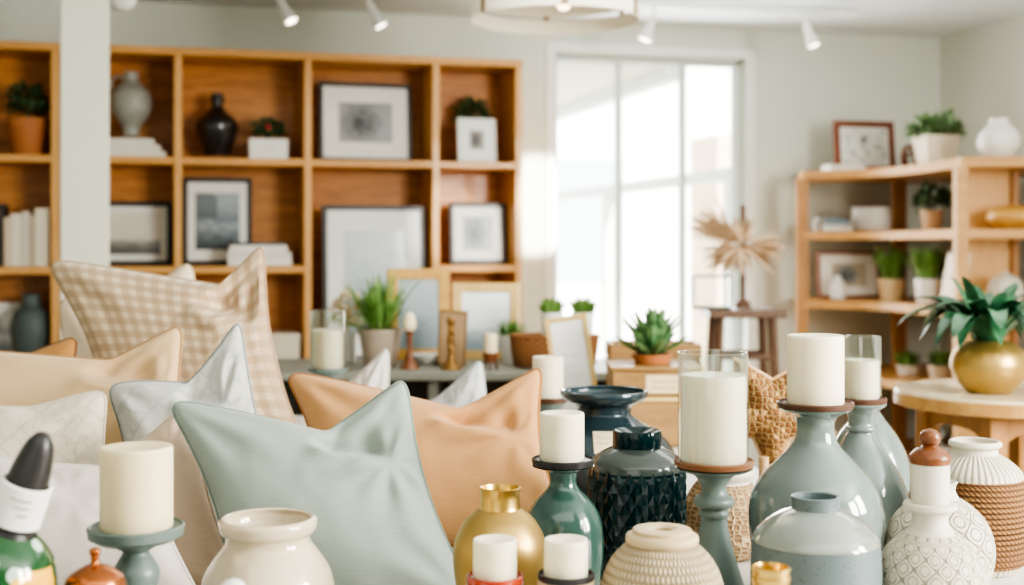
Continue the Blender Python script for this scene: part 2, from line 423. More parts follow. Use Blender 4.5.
# ------------------------------------------------------------------ room
D = 6.52
s0, s1 = dS(-420, D), dS(940, D)
wl, wr = dS(555, D), dS(746, D); wz0, wz1 = .30, 2.325
CEIL = 2.49
struct('wall_back', [box(s0, wl, D, D + .16, 0, CEIL), box(wr, s1 + .16, D, D + .16, 0, CEIL), box(wl, wr, D, D + .16, 0, wz0), box(wl, wr, D, D + .16, wz1, CEIL)], M['wall'], rz=TH)
struct('wall_right', box(s1, s1 + .16, -3.0, D, 0, CEIL), M['wall'], rz=TH)
struct('wall_left', box(s0 - .16, s0, -3.0, D + .16, 0, CEIL), M['wall'], rz=TH)
struct('wall_front', box(s0 - .16, s1 + .16, -3.16, -3.0, 0, CEIL), M['wall'], rz=TH)
struct('floor', box(s0 - 1, s1 + 1.2, -3.16, D + .16, -.1, 0), M['floor'], rz=TH)
struct('ceiling', box(s0 - .16, s1 + .16, -3.16, D + .16, CEIL, CEIL + .12), M['ceil'], rz=TH)
struct('baseboard_back', [box(s0, wl, D - .015, D, 0, .09), box(wl, s1, D - .015, D, 0, .09)], M['white'], rz=TH)
struct('trim_1', [box(wl - .05, wr + .05, D - .012, D, wz1, wz1 + .05), box(wr, wr + .05, D - .012, D, wz0, wz1), box(wl - .05, wl, D - .012, D, wz0, wz1)], M['white'], rz=TH)
# window
dw = D + .10
wm = [dS(p, dw) for p in (618, 682)]
wroot = bpy.data.objects.new('window_1', None); C.objects.link(wroot); wroot['kind'] = 'structure'; wroot.location = W2((wl + wr) / 2, dw) + (wz0,); wroot.rotation_euler.z = TH
wc = (wl + wr) / 2; H = wz1 - wz0
fr = .035
obj('window_frame', [box(wl - wc, wl - wc + fr, -.03, .03, 0, H), box(wr - wc - fr, wr - wc, -.03, .03, 0, H), box(wl - wc, wr - wc, -.03, .03, 0, fr), box(wl - wc, wr - wc, -.03, .03, H - fr, H)] +
    [box(m - wc - .015, m - wc + .015, -.025, .025, 0, H) for m in wm], M['winframe'], wroot, bevel=.003)
ed = [wl - wc] + [m - wc for m in wm] + [wr - wc]
for a, b in zip(ed, ed[1:]):
    obj('window_pane', box(a + .016, b - .016, -.003, .003, .02, H - .02), M['pane'], wroot)
# column
cY = 4.5
struct('column', cbox(0, 0, CEIL / 2, .165, .12, CEIL), M['column'], (X(77, cY), cY + .086, 0), TH + .05, bevel=.006)

# exterior
struct('exterior_ground', box(s0 - 2, s1 + 6, D + .3, 40, -.3, -.25), plain('exterior_paving', (232, 230, 224), .8), rz=TH)
M['extwhite'] = plain('exterior_render', (244, 244, 240), .8, var=.02)
M['extbeige'] = plain('exterior_soffit', (226, 218, 200), .8, var=.02)
sb = dS(690, 6.8); sb2 = dS(740, 6.8)
eb = thing('neighbouring_building', 'sunlit white building seen through the window', 'building', W2(2.2, 15) + (-.25,), TH)
obj('facade', [box(-9, 9, 0, .4, 0, 6)], M['extwhite'], eb)
for i, xx in enumerate((-4.4, -2.6, -.9, .9, 2.6)):
    obj('facade_window', box(xx - .5, xx + .5, -.03, .05, 1.1, 2.6), plain('facade_glass', (190, 204, 208), .3), eb)
cn = thing('veranda_canopy', 'cream veranda canopy with slanting edge beam outside the window', 'canopy', W2(sb - 1.2, 8.6) + (-.25,), TH)
obj('canopy_board', box(-1.8, 1.15, -1.7, 2.5, 2.57, 2.65), M['extbeige'], cn)
obj('edge_beam', box(1.1, 1.2, -1.75, 2.5, 2.50, 2.66), M['winframe'], cn)
for yy in (2.3,):
    obj('canopy_post', box(1.1, 1.2, yy, yy + .1, 0, 2.5), M['extwhite'], cn)
    obj('canopy_post', box(-1.7, -1.6, yy, yy + .1, 0, 2.5), M['extwhite'], cn)
rl = thing('veranda_rail', 'pale high rail on posts running away outside the window', 'railing', W2(sb2 + .02, 9.2) + (-.25,), TH)
obj('rail', box(-.05, .05, -2.3, 2.3, 1.93, 2.0), M['winframe'], rl)
for yy in (-2.25, 0, 2.25): obj('rail_post', box(-.04, .04, yy - .04, yy + .04, 0, 1.93), M['extwhite'], rl)
def brick():
    t = NT('pale_brick'); b = t.n('ShaderNodeTexBrick'); t.l(t.coord('Object', (1, 1, 1), (PI / 2, 0, 0)), b.inputs[0])
    b.inputs['Color1'].default_value = lin((228, 206, 180)); b.inputs['Color2'].default_value = lin((218, 192, 164)); b.inputs['Mortar'].default_value = lin((236, 226, 212))
    b.inputs['Scale'].default_value = 5; t.l(b.outputs[0], t.b.inputs['Base Color']); t.set(Roughness=.9); return t.m
tag(obj('brick_pier', box(-.28, .28, -.3, .3, 0, 2.5), brick(), None, W2(dS(733, 10.5), 10.5) + (-.25,), (0, 0, TH)), 'pale brick pier standing outside beyond the window', 'pier')

# ------------------------------------------------------------------ bookcase (stands against the back wall)
DF = 6.18
uprights = [dS(p, DF) for p in (-78, 55, 178, 308, 436, 519)]
BT = 2.188
bz = [.08, .735, 1.20, 1.712]
B0 = uprights[0]; bc = (uprights[0] + uprights[-1]) / 2
bk = thing('bookcase', 'long open oak bookcase with square compartments against the back wall', 'bookcase', W2(bc, DF) + (0,), TH)
dep = D - .012 - DF
for i, s in enumerate(uprights):
    obj('upright', cbox(s - bc, dep / 2, BT / 2, .036, dep, BT - .001), M['oakV'], bk, bevel=.003)
obj('top_board', box(B0 - bc - .02, uprights[-1] - bc + .02, -.005, dep, BT, BT + .036), M['oak'], bk, bevel=.003)
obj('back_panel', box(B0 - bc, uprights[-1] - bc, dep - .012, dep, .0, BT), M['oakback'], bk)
for i in range(5):
    for j, z in enumerate(bz):
        if i == 3 and j == 2: continue
        obj('shelf', box(uprights[i] - bc + .018, uprights[i + 1] - bc - .018, .004, dep - .012, z - .034, z), M['oak'], bk, bevel=.003)

# ---- generic builders
def picture(name, label, px0, px1, py0, Y, zb, frame, art_mat, fw=.018, mat=.06, rz=TH, lean=.12, cat='picture frame', group=None, py_art=None, matmat=None, depth=.02):
    w = (px1 - px0) / F * Y; h = Z(py0, Y) - zb
    loc = (X((px0 + px1) / 2, Y), Y, zb + depth / 2 * math.sin(lean) + .0005)
    t = thing(name, label, cat, loc, group=group, rot=(-lean, 0, rz))
    a, b = w / 2, depth / 2
    obj('frame', [box(-a, -a + fw, -b, b, 0, h), box(a - fw, a, -b, b, 0, h), box(-a + fw, a - fw, -b, b, 0, fw), box(-a + fw, a - fw, -b, b, h - fw, h)], frame, t, bevel=.002)
    iw, ih = w - 2 * fw, h - 2 * fw
    if mat != 0:
        obj('mat', box(-iw / 2, iw / 2, -b + .006, b - .002, fw, h - fw), matmat or M['matboard'], t)
    m = mat if isinstance(mat, tuple) else (mat, mat)
    x0, x1, z0, z1 = -iw / 2 + m[0], iw / 2 - m[0], fw + m[1], h - fw - m[1]
    y = -b + .0045
    obj('image', ([(x0, y, z0), (x1, y, z0), (x1, y, z1), (x0, y, z1), (x0, y + .004, z0), (x1, y + .004, z0), (x1, y + .004, z1), (x0, y + .004, z1)],
                  [(0, 1, 2, 3), (7, 6, 5, 4)], [((0, 0), (1, 0), (1, 1), (0, 1))] * 2), art_mat, t)
    return t
def book(label, w, d, h, loc, rz, col, group, rot=None, upright=True):
    """h along z when upright, lying: thickness h"""
    t = thing('book', label, 'book', loc, rz, group, rot)
    cm = plain('book_cover', col, .6, var=.03)
    if upright:   # spine faces -y
        obj('cover', [box(-w / 2, -w / 2 + .003, -d / 2, d / 2, 0, h), box(w / 2 - .003, w / 2, -d / 2, d / 2, 0, h), box(-w / 2, w / 2, -d / 2, -d / 2 + .004, 0, h)], cm, t, bevel=.0015)
        obj('pages', box(-w / 2 + .003, w / 2 - .003, -d / 2 + .004, d / 2 - .004, .004, h - .004), M['paper'], t)
    else:
        obj('cover', [box(-w / 2, w / 2, -d / 2, d / 2, 0, .003), box(-w / 2, w / 2, -d / 2, d / 2, h - .003, h), box(-w / 2, w / 2, -d / 2, -d / 2 + .004, 0, h)], cm, t, bevel=.0015)
        obj('pages', box(-w / 2 + .004, w / 2 - .004, -d / 2 + .004, d / 2 - .004, .003, h - .003), M['paper'], t)
    return t
def pot_geo(rt, rb, h, th=.006, rim=0):
    p = [(rb * .96, 0), (rb, .004), (rt, h - (rim and rim * 1.0))]
    if rim: p += [(rt + .005, h - rim), (rt + .005, h)]
    else: p += [(rt, h)]
    p += [(rt - th, h), (rt - th - .002, h - .02), (rb * .8, .02)]
    return lathe(p, 40, True, True)
def grass_geo(n, h, spread, w, z0, r0, rnd, droop=.0, hv=.35):
    g = []
    for i in range(n):
        a = rnd.uniform(0, 2 * PI); rr = r0 * math.sqrt(rnd.random()); q = rnd.random()
        hh = h * rnd.uniform(1 - hv, 1)
        b = (rr * math.cos(a), rr * math.sin(a), z0)
        s = spread * q + rr
        t = (s * math.cos(a), s * math.sin(a), z0 + hh * (1 - droop * q * q))
        g.append(leaf(b, t, w * rnd.uniform(.7, 1.1), bend=hh * .28 * q, k=6, twist=rnd.uniform(-.6, .6)))
    return join(g)
def bush_geo(rx, rz_, z0, n, ls, rnd, ry=None):
    g = []; ry = ry or rx
    for i in range(n):
        a = rnd.uniform(0, 2 * PI); el = math.acos(rnd.uniform(-.35, 1)); q = rnd.uniform(.45, 1) ** .6
        p = Vector((rx * q * math.sin(el) * math.cos(a), ry * q * math.sin(el) * math.sin(a), z0 + rz_ * (.38 + .62 * q * math.cos(el))))
        d = Vector((rnd.gauss(0, 1) + math.cos(a) * .8, rnd.gauss(0, 1) + math.sin(a) * .8, rnd.gauss(.4, .8))).normalized()
        L = ls * rnd.uniform(.7, 1.3)
        g.append(leaf(p, p + d * L, L * .55, bend=L * .12, k=4, twist=rnd.uniform(-1, 1)))
    for i in range(7):
        a = rnd.uniform(0, 2 * PI); q = rnd.uniform(.2, .6)
        g.append(tube([(0, 0, z0 - .01), (rx * q * .4 * math.cos(a), ry * q * .4 * math.sin(a), z0 + rz_ * .3), (rx * q * math.cos(a), ry * q * math.sin(a), z0 + rz_ * .7)], .0022, 5))
    return join(g)
def potted(name, label, px, Y, zb, pot, pot_mat, foliage, leaf_mat, cat='plant', group=None, part='pot', foliage_name='foliage', rz=0):
    t = thing(name, label, cat, (X(px, Y), Y, zb), rz, group)
    rt, rb, h = pot[:3]
    obj(part, pot_geo(rt, rb, h, rim=pot[3] if len(pot) > 3 else 0), pot_mat, t)
    obj('soil', cyl(rt - .007, h - .018, h - .012, 24), M['soil'], t)
    obj(foliage_name, foliage, leaf_mat, t)
    return t
def lathe_thing(name, label, cat, px, Y, zb, parts, rz=0, group=None):
    """parts: (part name, profile (r,z), material, kwargs); first may be the only one"""
    t = thing(name, label, cat, (X(px, Y), Y, zb), rz, group)
    for nm, prof, mt, kw in parts:
        obj(nm, lathe(prof, kw.get('n', 64), kw.get('cap0', True), kw.get('cap1', False)), mt, t, sharp=kw.get('sharp', 50), label=kw.get('label'))
    return t
def hollow(prof, th=.005, depth=.5):
    """turn an outer profile into a vessel with a mouth: adds the inner wall going down"""
    r, z = prof[-1]; z0 = prof[0][1]
    out = list(prof) + [(r - th * .5, z + th * .25), (r - th, z)]
    inner = [(max(.004, a - th), b) for a, b in prof[::-1] if b < z - .004]
    inner = [p for p in inner if p[1] > z - (z - z0) * depth]
    return out + inner + [(.002, inner[-1][1] if inner else z - .01)]

# ------------------------------------------------------------------ things on the bookcase
rnd = random.Random(3)
def BY(px, d=6.34): return dY(px, d)
# first compartment column
Y = BY(28, 6.31)
potted('potted_plant', 'dark leafy plant in a round terracotta pot on the top row of the bookcase', 28, Y, bz[3],
       (.098, .066, Z(119, Y) - bz[3], .0), M['terra'], bush_geo(.082, .17, Z(119, Y) - bz[3] - .01, 200, .034, rnd, .06), M['leafdark'], rz=TH)
cols = [(.5, 11, 205, (70, 62, 56), 'dark-spined book standing at the open end of the row of cream books'),
        (9.3, 5, 218, (222, 204, 178), 'thin tan book between the dark-spined book and a wide cream one'),
        (18.2, 11, 214.5, (226, 216, 198), 'wide cream book standing between the thin tan book and a slim one'),
        (28, 7, 212, (214, 204, 188), 'slim greyish-cream book in the middle of the upright row'),
        (34.2, 4, 216, (198, 182, 160), 'thinnest beige book of the upright row, beside the tallest one'),
        (44, 14, 209, (222, 212, 192), 'tallest and thickest cream book, nearest the white column')]
for px, wpx, py, col, lb in cols:
    Y = BY(px, 6.30); w = wpx / F * Y; ln = 0
    book(lb, w, .17, Z(py, Y) - bz[2], (X(px, Y), Y, bz[2] + .001), TH, col, 'upright books on the bookcase', rot=(0, ln, TH))
Y = BY(36, 6.28)
lathe_thing('vase', 'matte slate grey bottle vase on the low bookcase shelf left of the column'.replace(' left of', ' beside'), 'vase', 31.5, Y, bz[1],
    [('body', hollow(smooth_profile(rpx(Y, [(361, 11), (352, 16), (330, 20), (313, 16.5), (305, 9.5), (297, 9), (294, 10)], bz[1]), 5)), M['slate'], {})], TH)
picture('picture_frame', 'white framed print behind the slate grey vase on the low bookcase shelf', -30, 32, 303, BY(0, 6.40), bz[1], M['white'], art('print_hills', 'sea', (222, 224, 222), (170, 178, 180), (96, 108, 114)), .012, .05, lean=.06)
# second compartment column
for k, (w, x0, lb) in enumerate([(.33, 132, 'lowest and widest white book of the flat stack under the grey jug'), (.31, 129, 'middle white book of the flat stack under the grey jug'), (.27, 127, 'topmost white book of the flat stack, carrying the grey jug')]):
    Y = BY(x0, 6.33); book(lb, w, .2, .028, (X(x0 - 2, Y), Y, bz[3] + .0005 + k * .0287), TH, (230, 226, 216), 'white books lying under the jug', upright=False)
Y = BY(131, 6.33); jz = bz[3] + .0005 + 3 * .0287
jug = lathe_thing('jug', 'round grey stoneware jug with a loop handle on a stack of white books', 'jug', 131, Y, jz,
    [('body', hollow(smooth_profile(rpx(Y, [(136.6, 9), (132, 8.6), (127, 9.5), (121, 14), (113, 18.8), (103, 20.5), (93, 18.5), (86.5, 13), (82, 8.3), (78, 7.2), (73, 7.8)], jz), 5)), M['stonegrey'], {})], TH)
k = Y / F
obj('handle', tube([(-7 * k, 0, Z(78, Y) - jz), (-14 * k, 0, Z(77, Y) - jz), (-19 * k, 0, Z(82, Y) - jz), (-18 * k, 0, Z(93, Y) - jz)], .006, 8), M['stonegrey'], jug)
picture('picture_frame', 'black framed misty field photograph half hidden by the white column', 96, 170.5, 202, BY(135, 6.40), bz[2], M['black'], art('photo_field', 'field', (212, 208, 198), (146, 146, 140), (96, 96, 92)), .022, .03, lean=.08)
# third compartment column
Y = BY(217)
lathe_thing('vase', 'black glazed shouldered bottle vase in the top row of the bookcase', 'vase', 217, Y, bz[3],
    [('body', hollow(smooth_profile(rpx(Y, [(156, 12.5), (150, 14), (138, 18.5), (127, 20.8), (119, 18), (112, 9.5), (107, 6), (103, 6), (101.5, 7), (98, 7), (96, 5.8), (94, 6)], bz[3]), 5)), M['blackglaze'], {})], TH)
Y = BY(268, 6.30); bx = 19 / F * Y; bh = Z(139.5, Y) - bz[3]
pl = thing('box_planter', 'small white box planter of dark leaves with one pink bloom', 'planter', (X(268, Y), Y, bz[3]), TH)
obj('box', [box(-bx, bx, -.05, -.044, 0, bh), box(-bx, bx, .044, .05, 0, bh), box(-bx, -bx + .006, -.044, .044, 0, bh), box(bx - .006, bx, -.044, .044, 0, bh), box(-bx, bx, -.05, .05, 0, .006)], M['whitepot'], pl, bevel=.002)
obj('soil', box(-bx + .006, bx - .006, -.044, .044, .006, bh - .012), M['soil'], pl)
obj('foliage', bush_geo(.075, .115, bh - .015, 170, .028, rnd, .045), M['leafdark'], pl)
obj('bloom', [xf(lathe(smooth_profile([(.001, 0), (.010, .004), (.015, .012), (.010, .018), (.001, .02)], 3), 14), loc=(-.003, -.055, bh + .045)) for _ in (0,)], M['bloom'], pl)
obj('lettering', [tube([(-.03 + .006 * i, -.0505, bh * (.62 if r == 0 else .42) + (.0025 if i % 2 else -.0015)) for i in range(11 if r == 0 else 7)], .0011, 5) for r in (0, 1)], M['ink'], pl)
picture('picture_frame', 'black framed dark seascape photograph beside a stack of books', 184, 251, 178, BY(215, 6.40), bz[2], M['black'], art('photo_sea', 'sea', (152, 162, 168), (108, 120, 128), (50, 60, 68)), .022, (.036, .052), lean=.05)
for k, (w, h, px, col, lb) in enumerate([(.30, .036, 259, (234, 231, 223), 'lowest white book of the stack in front of the seascape'), (.30, .03, 258, (226, 221, 212), 'second book of the stack in front of the seascape'), (.27, .03, 257, (236, 232, 226), 'third white book of the stack in front of the seascape'), (.25, .014, 257, (92, 92, 92), 'thin dark grey book topping the stack in front of the seascape')]):
    Y = BY(px, 6.29); z = bz[2] + .0005 + [0, .0367, .0674, .0981][k]
    book(lb, w, .17, h, (X(px, Y), Y, z), TH + .02 * k, col, 'books lying by the seascape', upright=False)
Y = BY(284, 6.30)
tag(obj('storage_box', [box(-.085, .085, -.11, .11, 0, .13), box(-.088, .088, -.113, .113, .105, .14)], M['creampot'], None, (X(279, Y), Y, bz[1] + .001), (0, 0, TH + .06), bevel=.004), 'cream lidded box on the low bookcase shelf beyond the checked cushion', 'box')
# fourth compartment column
picture('picture_frame', 'wide black framed tree photograph in the top row of the bookcase', 319, 413, 83, BY(366, 6.38), bz[3], M['black'], art('photo_tree', 'tree', (148, 151, 152), (106, 109, 110), (34, 35, 36)), .021, (.078, .078), rz=TH + .05, lean=.07)
picture('picture_frame', 'largest black framed print, pale misty water, in the tall bookcase opening', 323, 427, 205.5, BY(376, 6.235), bz[1], M['black'], art('print_mist', 'mist', (186, 196, 196), (154, 166, 169), (96, 108, 114)), .024, (.085, .10), rz=TH + .02, lean=.05)
# fifth compartment column
Y = BY(473, 6.375)
potted('potted_plant', 'dark bushy plant behind the small white picture frame', 471, Y, bz[3], (.06, .045, .13), M['whitepot'], bush_geo(.085, .21, .14, 200, .036, rnd, .055), M['leafdark'], rz=TH)
picture('picture_frame', 'small white picture frame standing in front of a dark bushy plant', 457, 497, 118.5, BY(477, 6.215), bz[3], M['white'], art('photo_small', 'tree', (160, 154, 148), (110, 104, 102), (56, 52, 50)), .012, .05, rz=TH + .08, lean=.08)
picture('picture_frame', 'black framed branch photograph on the second shelf at the window end', 449.5, 507, 203, BY(478, 6.33), bz[2], M['black'], art('photo_branch', 'tree', (142, 149, 152), (100, 108, 112), (38, 43, 47)), .021, .05, rz=TH - .05, lean=.1)

# ------------------------------------------------------------------ tables
def leg4(t, x0, x1, y0, y1, z, w, m):
    for x in (x0 + w, x1 - w):
        for y in (y0 + w, y1 - w): obj('leg', cbox(x, y, z / 2, w, w, z), m, t, bevel=.003)
dt = thing('display_table', 'long white display table carrying the vases, candles and front cushions', 'table', (0, 1.7, 0))
obj('tabletop', box(-1.35, 1.25, -.8, .72, TZ - .04, TZ), M['table_white'], dt, bevel=.004)
leg4(dt, -1.35, 1.25, -.8, .72, TZ - .04, .07, M['white'])
obj('apron', [box(-1.25, 1.15, -.74, -.72, TZ - .12, TZ - .04), box(-1.25, 1.15, .64, .66, TZ - .12, TZ - .04)], M['white'], dt)
d2 = thing('display_table', 'second white display table behind, carrying the crates and rear cushions', 'table', (-.4, 3.1, 0))
obj('tabletop', box(-1.0, .95, -.66, .66, TZ - .04, TZ), M['table_white'], d2, bevel=.004)
leg4(d2, -1.0, .95, -.66, .66, TZ - .04, .07, M['white'])
# console with grey top
cz = .903
cons = thing('console_table', 'long console with a grey top and dark open shelves', 'console table', (X(450, 4.2), 4.22, 0))
obj('tabletop', box(-.62, .70, -.24, .26, cz - .026, cz), M['grey_top'], cons, bevel=.004)
for x in (-.58, -.06, .64): obj('side_panel', box(x, x + .03, -.2, .24, 0, cz - .032), M['grey_top'], cons, bevel=.002)
obj('back_panel', box(-.58, .67, .225, .24, .06, cz - .032), M['console_dark'], cons)
for z in (.10, .5): obj('shelf', box(-.55, .64, -.19, .225, z, z + .025), M['console_dark'], cons)

# ---- on the console
def CYl(px): return X(px, 4.2)
Y = 4.18
potted('potted_plant', 'arching grassy palm in a greige pot on the grey console', 380, Y, cz, (21.5 / F * Y, 15.5 / F * Y, Z(329, Y) - cz, .012), M['greigepot'],
       join([grass_geo(80, .235, .17, .009, Z(331, Y) - cz - .02, .03, rnd, .25), grass_geo(60, .17, .20, .009, Z(331, Y) - cz - .02, .03, rnd, .8)]), M['leafgreen'])
Y = 4.34
potted('dried_flower_pot', 'small white pot of cream dried flowers behind the glass candle', 347, Y, cz, (.034, .028, .10), M['whitepot'], bush_geo(.045, .13, .10, 110, .03, rnd), M['dryflower'])
cs = thing('candlestick', 'turned wooden candlestick with an egg-shaped white candle', 'candlestick', (X(409.5, 4.10), 4.10, cz))
kk = 4.10 / F
obj('stem', lathe(smooth_profile([(.032, 0), (.030, .006), (.018, .022), (.009, .05), (.008, .085), (.011, .095), (.009, .105), (.013, .118), (.017, .122)], 4), 32, True, True), M['knobwood'], cs)
obj('candle', lathe(smooth_profile([(.016, .122), (.0205, .136), (.0195, .155), (.012, .176), (.001, .181)], 4), 32, True, False), M['waxwarm'], cs)
br = thing('candlestick', 'aged brass twisted candlestick with a flared foot', 'candlestick', (X(451, 4.08), 4.08, cz))
obj('foot', lathe(smooth_profile([(.034, 0), (.032, .006), (.018, .02), (.010, .05)], 4), 32, True, True), M['bronze'], br)
obj('stem', [tube([(.004 * math.sin(i * .9), .004 * math.cos(i * .9), .045 + i * .0075) for i in range(14)], [.008 + .0035 * (i % 4 == 2) for i in range(14)], 10),
             tube([(-.004 * math.sin(i * .9), -.004 * math.cos(i * .9), .045 + i * .0075) for i in range(14)], [.007 + .003 * (i % 4 == 0) for i in range(14)], 10)], M['bronze'], br)
obj('cup', lathe(smooth_profile([(.006, .142), (.014, .152), (.013, .165), (.009, .166), (.008, .156)], 4), 24, True, True), M['bronze'], br)
picture('picture_frame', 'golden wood frame with a grey-blue print behind the wooden candlestick', 387, 450, 269, 4.40, cz, M['goldwood'], art('print_greyblue', 'mist', (170, 180, 184), (150, 164, 170), (134, 148, 156)), .038, 0, rz=.12, lean=.1)
picture('picture_frame', 'pale wood frame with a cloudy sea print, nearest the bookcase end', 452, 519, 283.5, 4.41, cz, M['palewood'], art('print_cloud', 'field', (236, 240, 242), (192, 204, 212), (150, 166, 180)), .032, 0, rz=-.08, lean=.1)
picture('picture_frame', 'small bronze-toned card frame tilted behind the brass candlestick', 437, 465, 311, 4.20, cz, M['bronze'], plain('card_brown', (150, 124, 92), .7), .006, 0, rz=.15, lean=.14).rotation_euler[1] = .07
Y = 4.26
lathe_thing('dish', 'shallow white oval dish under the golden wood frame', 'dish', 429, Y, cz, [('bowl', [(.03, 0), (.035, .004), (.058, .026), (.062, .034), (.059, .034), (.03, .010), (.001, .009)], M['whitepot'], {})])
t = thing('tripod_candle', 'cream candle in a three-legged wooden cup beside the small grass pot', 'candle', (X(490.5, 4.05), 4.05, cz))
obj('candle', cyl(.0215, .048, .116, 32), M['waxwarm'], t)
obj('cup', lathe([(.012, .022), (.020, .026), (.026, .056), (.0225, .056), (.020, .046), (.001, .045)], 32), M['knobwood'], t)
for q in range(3):
    a = q * 2 * PI / 3 + .5; obj('leg', tube([(.016 * math.cos(a), .016 * math.sin(a), .03), (.025 * math.cos(a), .025 * math.sin(a), 0.001)], .0045, 6), M['darkwood'], t)
Y = 4.31
potted('potted_plant', 'short green grass in a white pot between the candle and the wicker basket', 510, Y, cz, (.036, .026, Z(335, Y) - cz), M['whitepot'], grass_geo(70, .078, .055, .008, Z(335, Y) - cz - .02, .028, rnd, .3), M['leafgreen'])
# wicker basket with two small plants in it
Y = 4.16
bw = (600 - 509) / 2 / F * Y; bh = Z(336, Y) - cz
bsk = thing('wicker_basket', 'long brown wicker basket on the grey console behind the standing sign', 'basket', (X(554.5, Y), Y, cz))
def oval(prof, sx, sy, n=56):
    v, f, uv = lathe(prof, n, True, False); return [(x * sx, y * sy, z) for x, y, z in v], f, uv
obj('body', oval([(.86, 0), (.90, .006), (.96, bh * .5), (1.0, bh), (.96, bh + .004), (.93, bh), (.88, .05), (.84, .012), (.01, .010)], bw, .075), M['basket'], bsk)
obj('rim', xf(tube([(bw * .975 * math.cos(a * PI / 24), .073 * math.sin(a * PI / 24), bh) for a in range(48)], .006, 8, True)), M['basket'], bsk)
for px, hh, lb in ((552, .075, 'low tufted green plant in a white pot standing in the wicker basket'), (583, .08, 'pointed green plant in a white pot standing in the wicker basket')):
    potted('potted_plant', lb, px, Y, cz + .012, (.036, .027, .165), M['whitepot'], grass_geo(90, hh, .038, .011, .145, .026, rnd, .35), M['leafgreen'], group='plants in the wicker basket')

# ------------------------------------------------------------------ second table: sign, crates, agave, candles on holders
sgn = picture('sign_frame', 'pale wood framed white notice sheet standing before the wicker basket', 560, 603, 320, 3.45, TZ, M['palewood'], plain('notice_sheet', (248, 249, 248), .6), .014, 0, rz=-.05, lean=.10, cat='sign')
sgn.rotation_euler[1] = -.15; sgn.location.z += .011
obj('lettering', [tube([(-.03 + .006 * i, -.0072, .19 - .028 * r + (.002 if (i * 7 + r) % 3 else -.002)) for i in range(10 - r % 2 * 3)], .0008, 4) for r in range(4)], plain('pale_ink', (206, 206, 200), .8), sgn)
def crate(label, px0, px1, Y, depth, z0, z1, slats=2, t=.012, tagged=False, rz=0):
    w = (px1 - px0) / F * Y; c = thing('wooden_crate', label, 'crate', (X((px0 + px1) / 2, Y), Y + depth / 2, z0), rz)
    a, b, h = w / 2, depth / 2, z1 - z0
    sh = h / slats
    for nm, y in (('front_board', -b), ('back_board', b - t)):
        for i in range(slats): obj(nm, box(-a, a, y, y + t, i * sh + .002, (i + 1) * sh - .002), M['cratewood'], c, bevel=.002)
    for x in (-a, a - t):
        for i in range(slats): obj('end_board', box(x, x + t, -b + t, b - t, i * sh + .002, (i + 1) * sh - .002), M['cratewood'], c, bevel=.002)
    obj('bottom_board', box(-a + t, a - t, -b + t, b - t, .002, .012), M['cratewood'], c)
    return c
Y = 3.22
c0 = crate('wide low pale crate under the labelled crate', 606, 704, 3.16, .26, TZ, Z(402, 3.16), 1)
obj('lid', box(-.13, .13, -.135, .135, Z(402, 3.16) - TZ, Z(400, 3.16) - TZ + .004), M['palewood'], c0, bevel=.002)
zc = Z(400, 3.16) + .0045
c1 = crate('wooden crate with a paper label, carrying the potted agave', 613, 701, 3.20, .2, zc, Z(371, 3.2), 1)
ch = Z(371, 3.2) - zc
obj('lid', box(-.116, .116, -.106, .106, ch, ch + .010), M['cratewood'], c1, bevel=.002)
obj('paper_label', cbox(.028, -.1015, ch * .46, .112, .002, ch * .72), M['cardboard'], c1)
obj('lettering', [tube([(-.01 + .008 * i, -.103, ch * (.55 - .22 * r) + (.003 if (i + r) % 2 else -.003)) for i in range(11 - 3 * r)], .0012, 5) for r in (0, 1)], plain('label_ink', (176, 152, 118), .8), c1)
c2 = crate('tall slatted crate standing behind the potted agave', 610, 702, 3.55, .16, TZ, Z(344, 3.55), 5)
Y = 3.30; za = Z(371, 3.2) + .0105
rnd2 = random.Random(5)
ag = []
for ring, (n, L, el, w) in enumerate([(9, .115, .45, .028), (9, .13, .85, .030), (8, .135, 1.15, .028), (5, .13, 1.42, .024)]):
    for i in range(n):
        a = 2 * PI * (i + .5 * ring) / n + rnd2.uniform(-.1, .1); e = el + rnd2.uniform(-.1, .1)
        b = (.012 * math.cos(a), .012 * math.sin(a), .035)
        tp = (L * math.cos(e) * math.cos(a), L * math.cos(e) * math.sin(a), .035 + L * math.sin(e))
        ag.append(leaf(b, tp, w, bend=.006 if ring else -.004, k=8, cup=.5, peak=.35))
potted('potted_agave', 'spiky agave in a low terracotta pot on the labelled crate', 652, Y, za, (20.5 / F * Y, 18 / F * Y, Z(354, Y) - za), M['terra'], [xf(g_, loc=(0, 0, Z(354, Y) - za - .042)) for g_ in ag], M['agave'])
# candle holders (turned): plate, stem, candle, glass
def holder(name, label, px, Y, zb, prof_px, mat, plate, plate_mat, candle, glass=None, wax='wax', group=None, extra=None, sub=5):
    """prof_px bottom->top (py, hw); plate (py0 lower, py1 upper, hw); candle (py_top, hw)"""
    t = thing(name, label, 'candle holder', (X(px, Y), Y, zb), 0, group)
    obj('stand', lathe(smooth_profile(rpx(Y, prof_px, zb), sub), 72, True, True), mat, t, sharp=60)
    z0, z1, r = Z(plate[0], Y) - zb, Z(plate[1], Y) - zb, plate[2] / F * Y
    obj('plate', lathe([(r * .8, z0), (r * .97, z0 + (z1 - z0) * .35), (r, z1), (r * .96, z1 + .0015), (r * .92, z1 - .001), (.002, z1 - .001)], 64), plate_mat, t)
    return t, z1 - .001
def candle(label, px, Y, zb, r, h, wax='wax', glass_h=None, glass_r=None, group=None):
    c = thing('pillar_candle', label, 'candle', (X(px, Y), Y, zb), 0, group)
    obj('wax', lathe(smooth_profile([(r * .98, 0), (r, .004), (r, h - .006), (r * .985, h - .001), (r * .9, h), (r * .5, h - .002), (.001, h - .003)], 3, (0, 1, 2)), 48), M[wax], c)
    return c
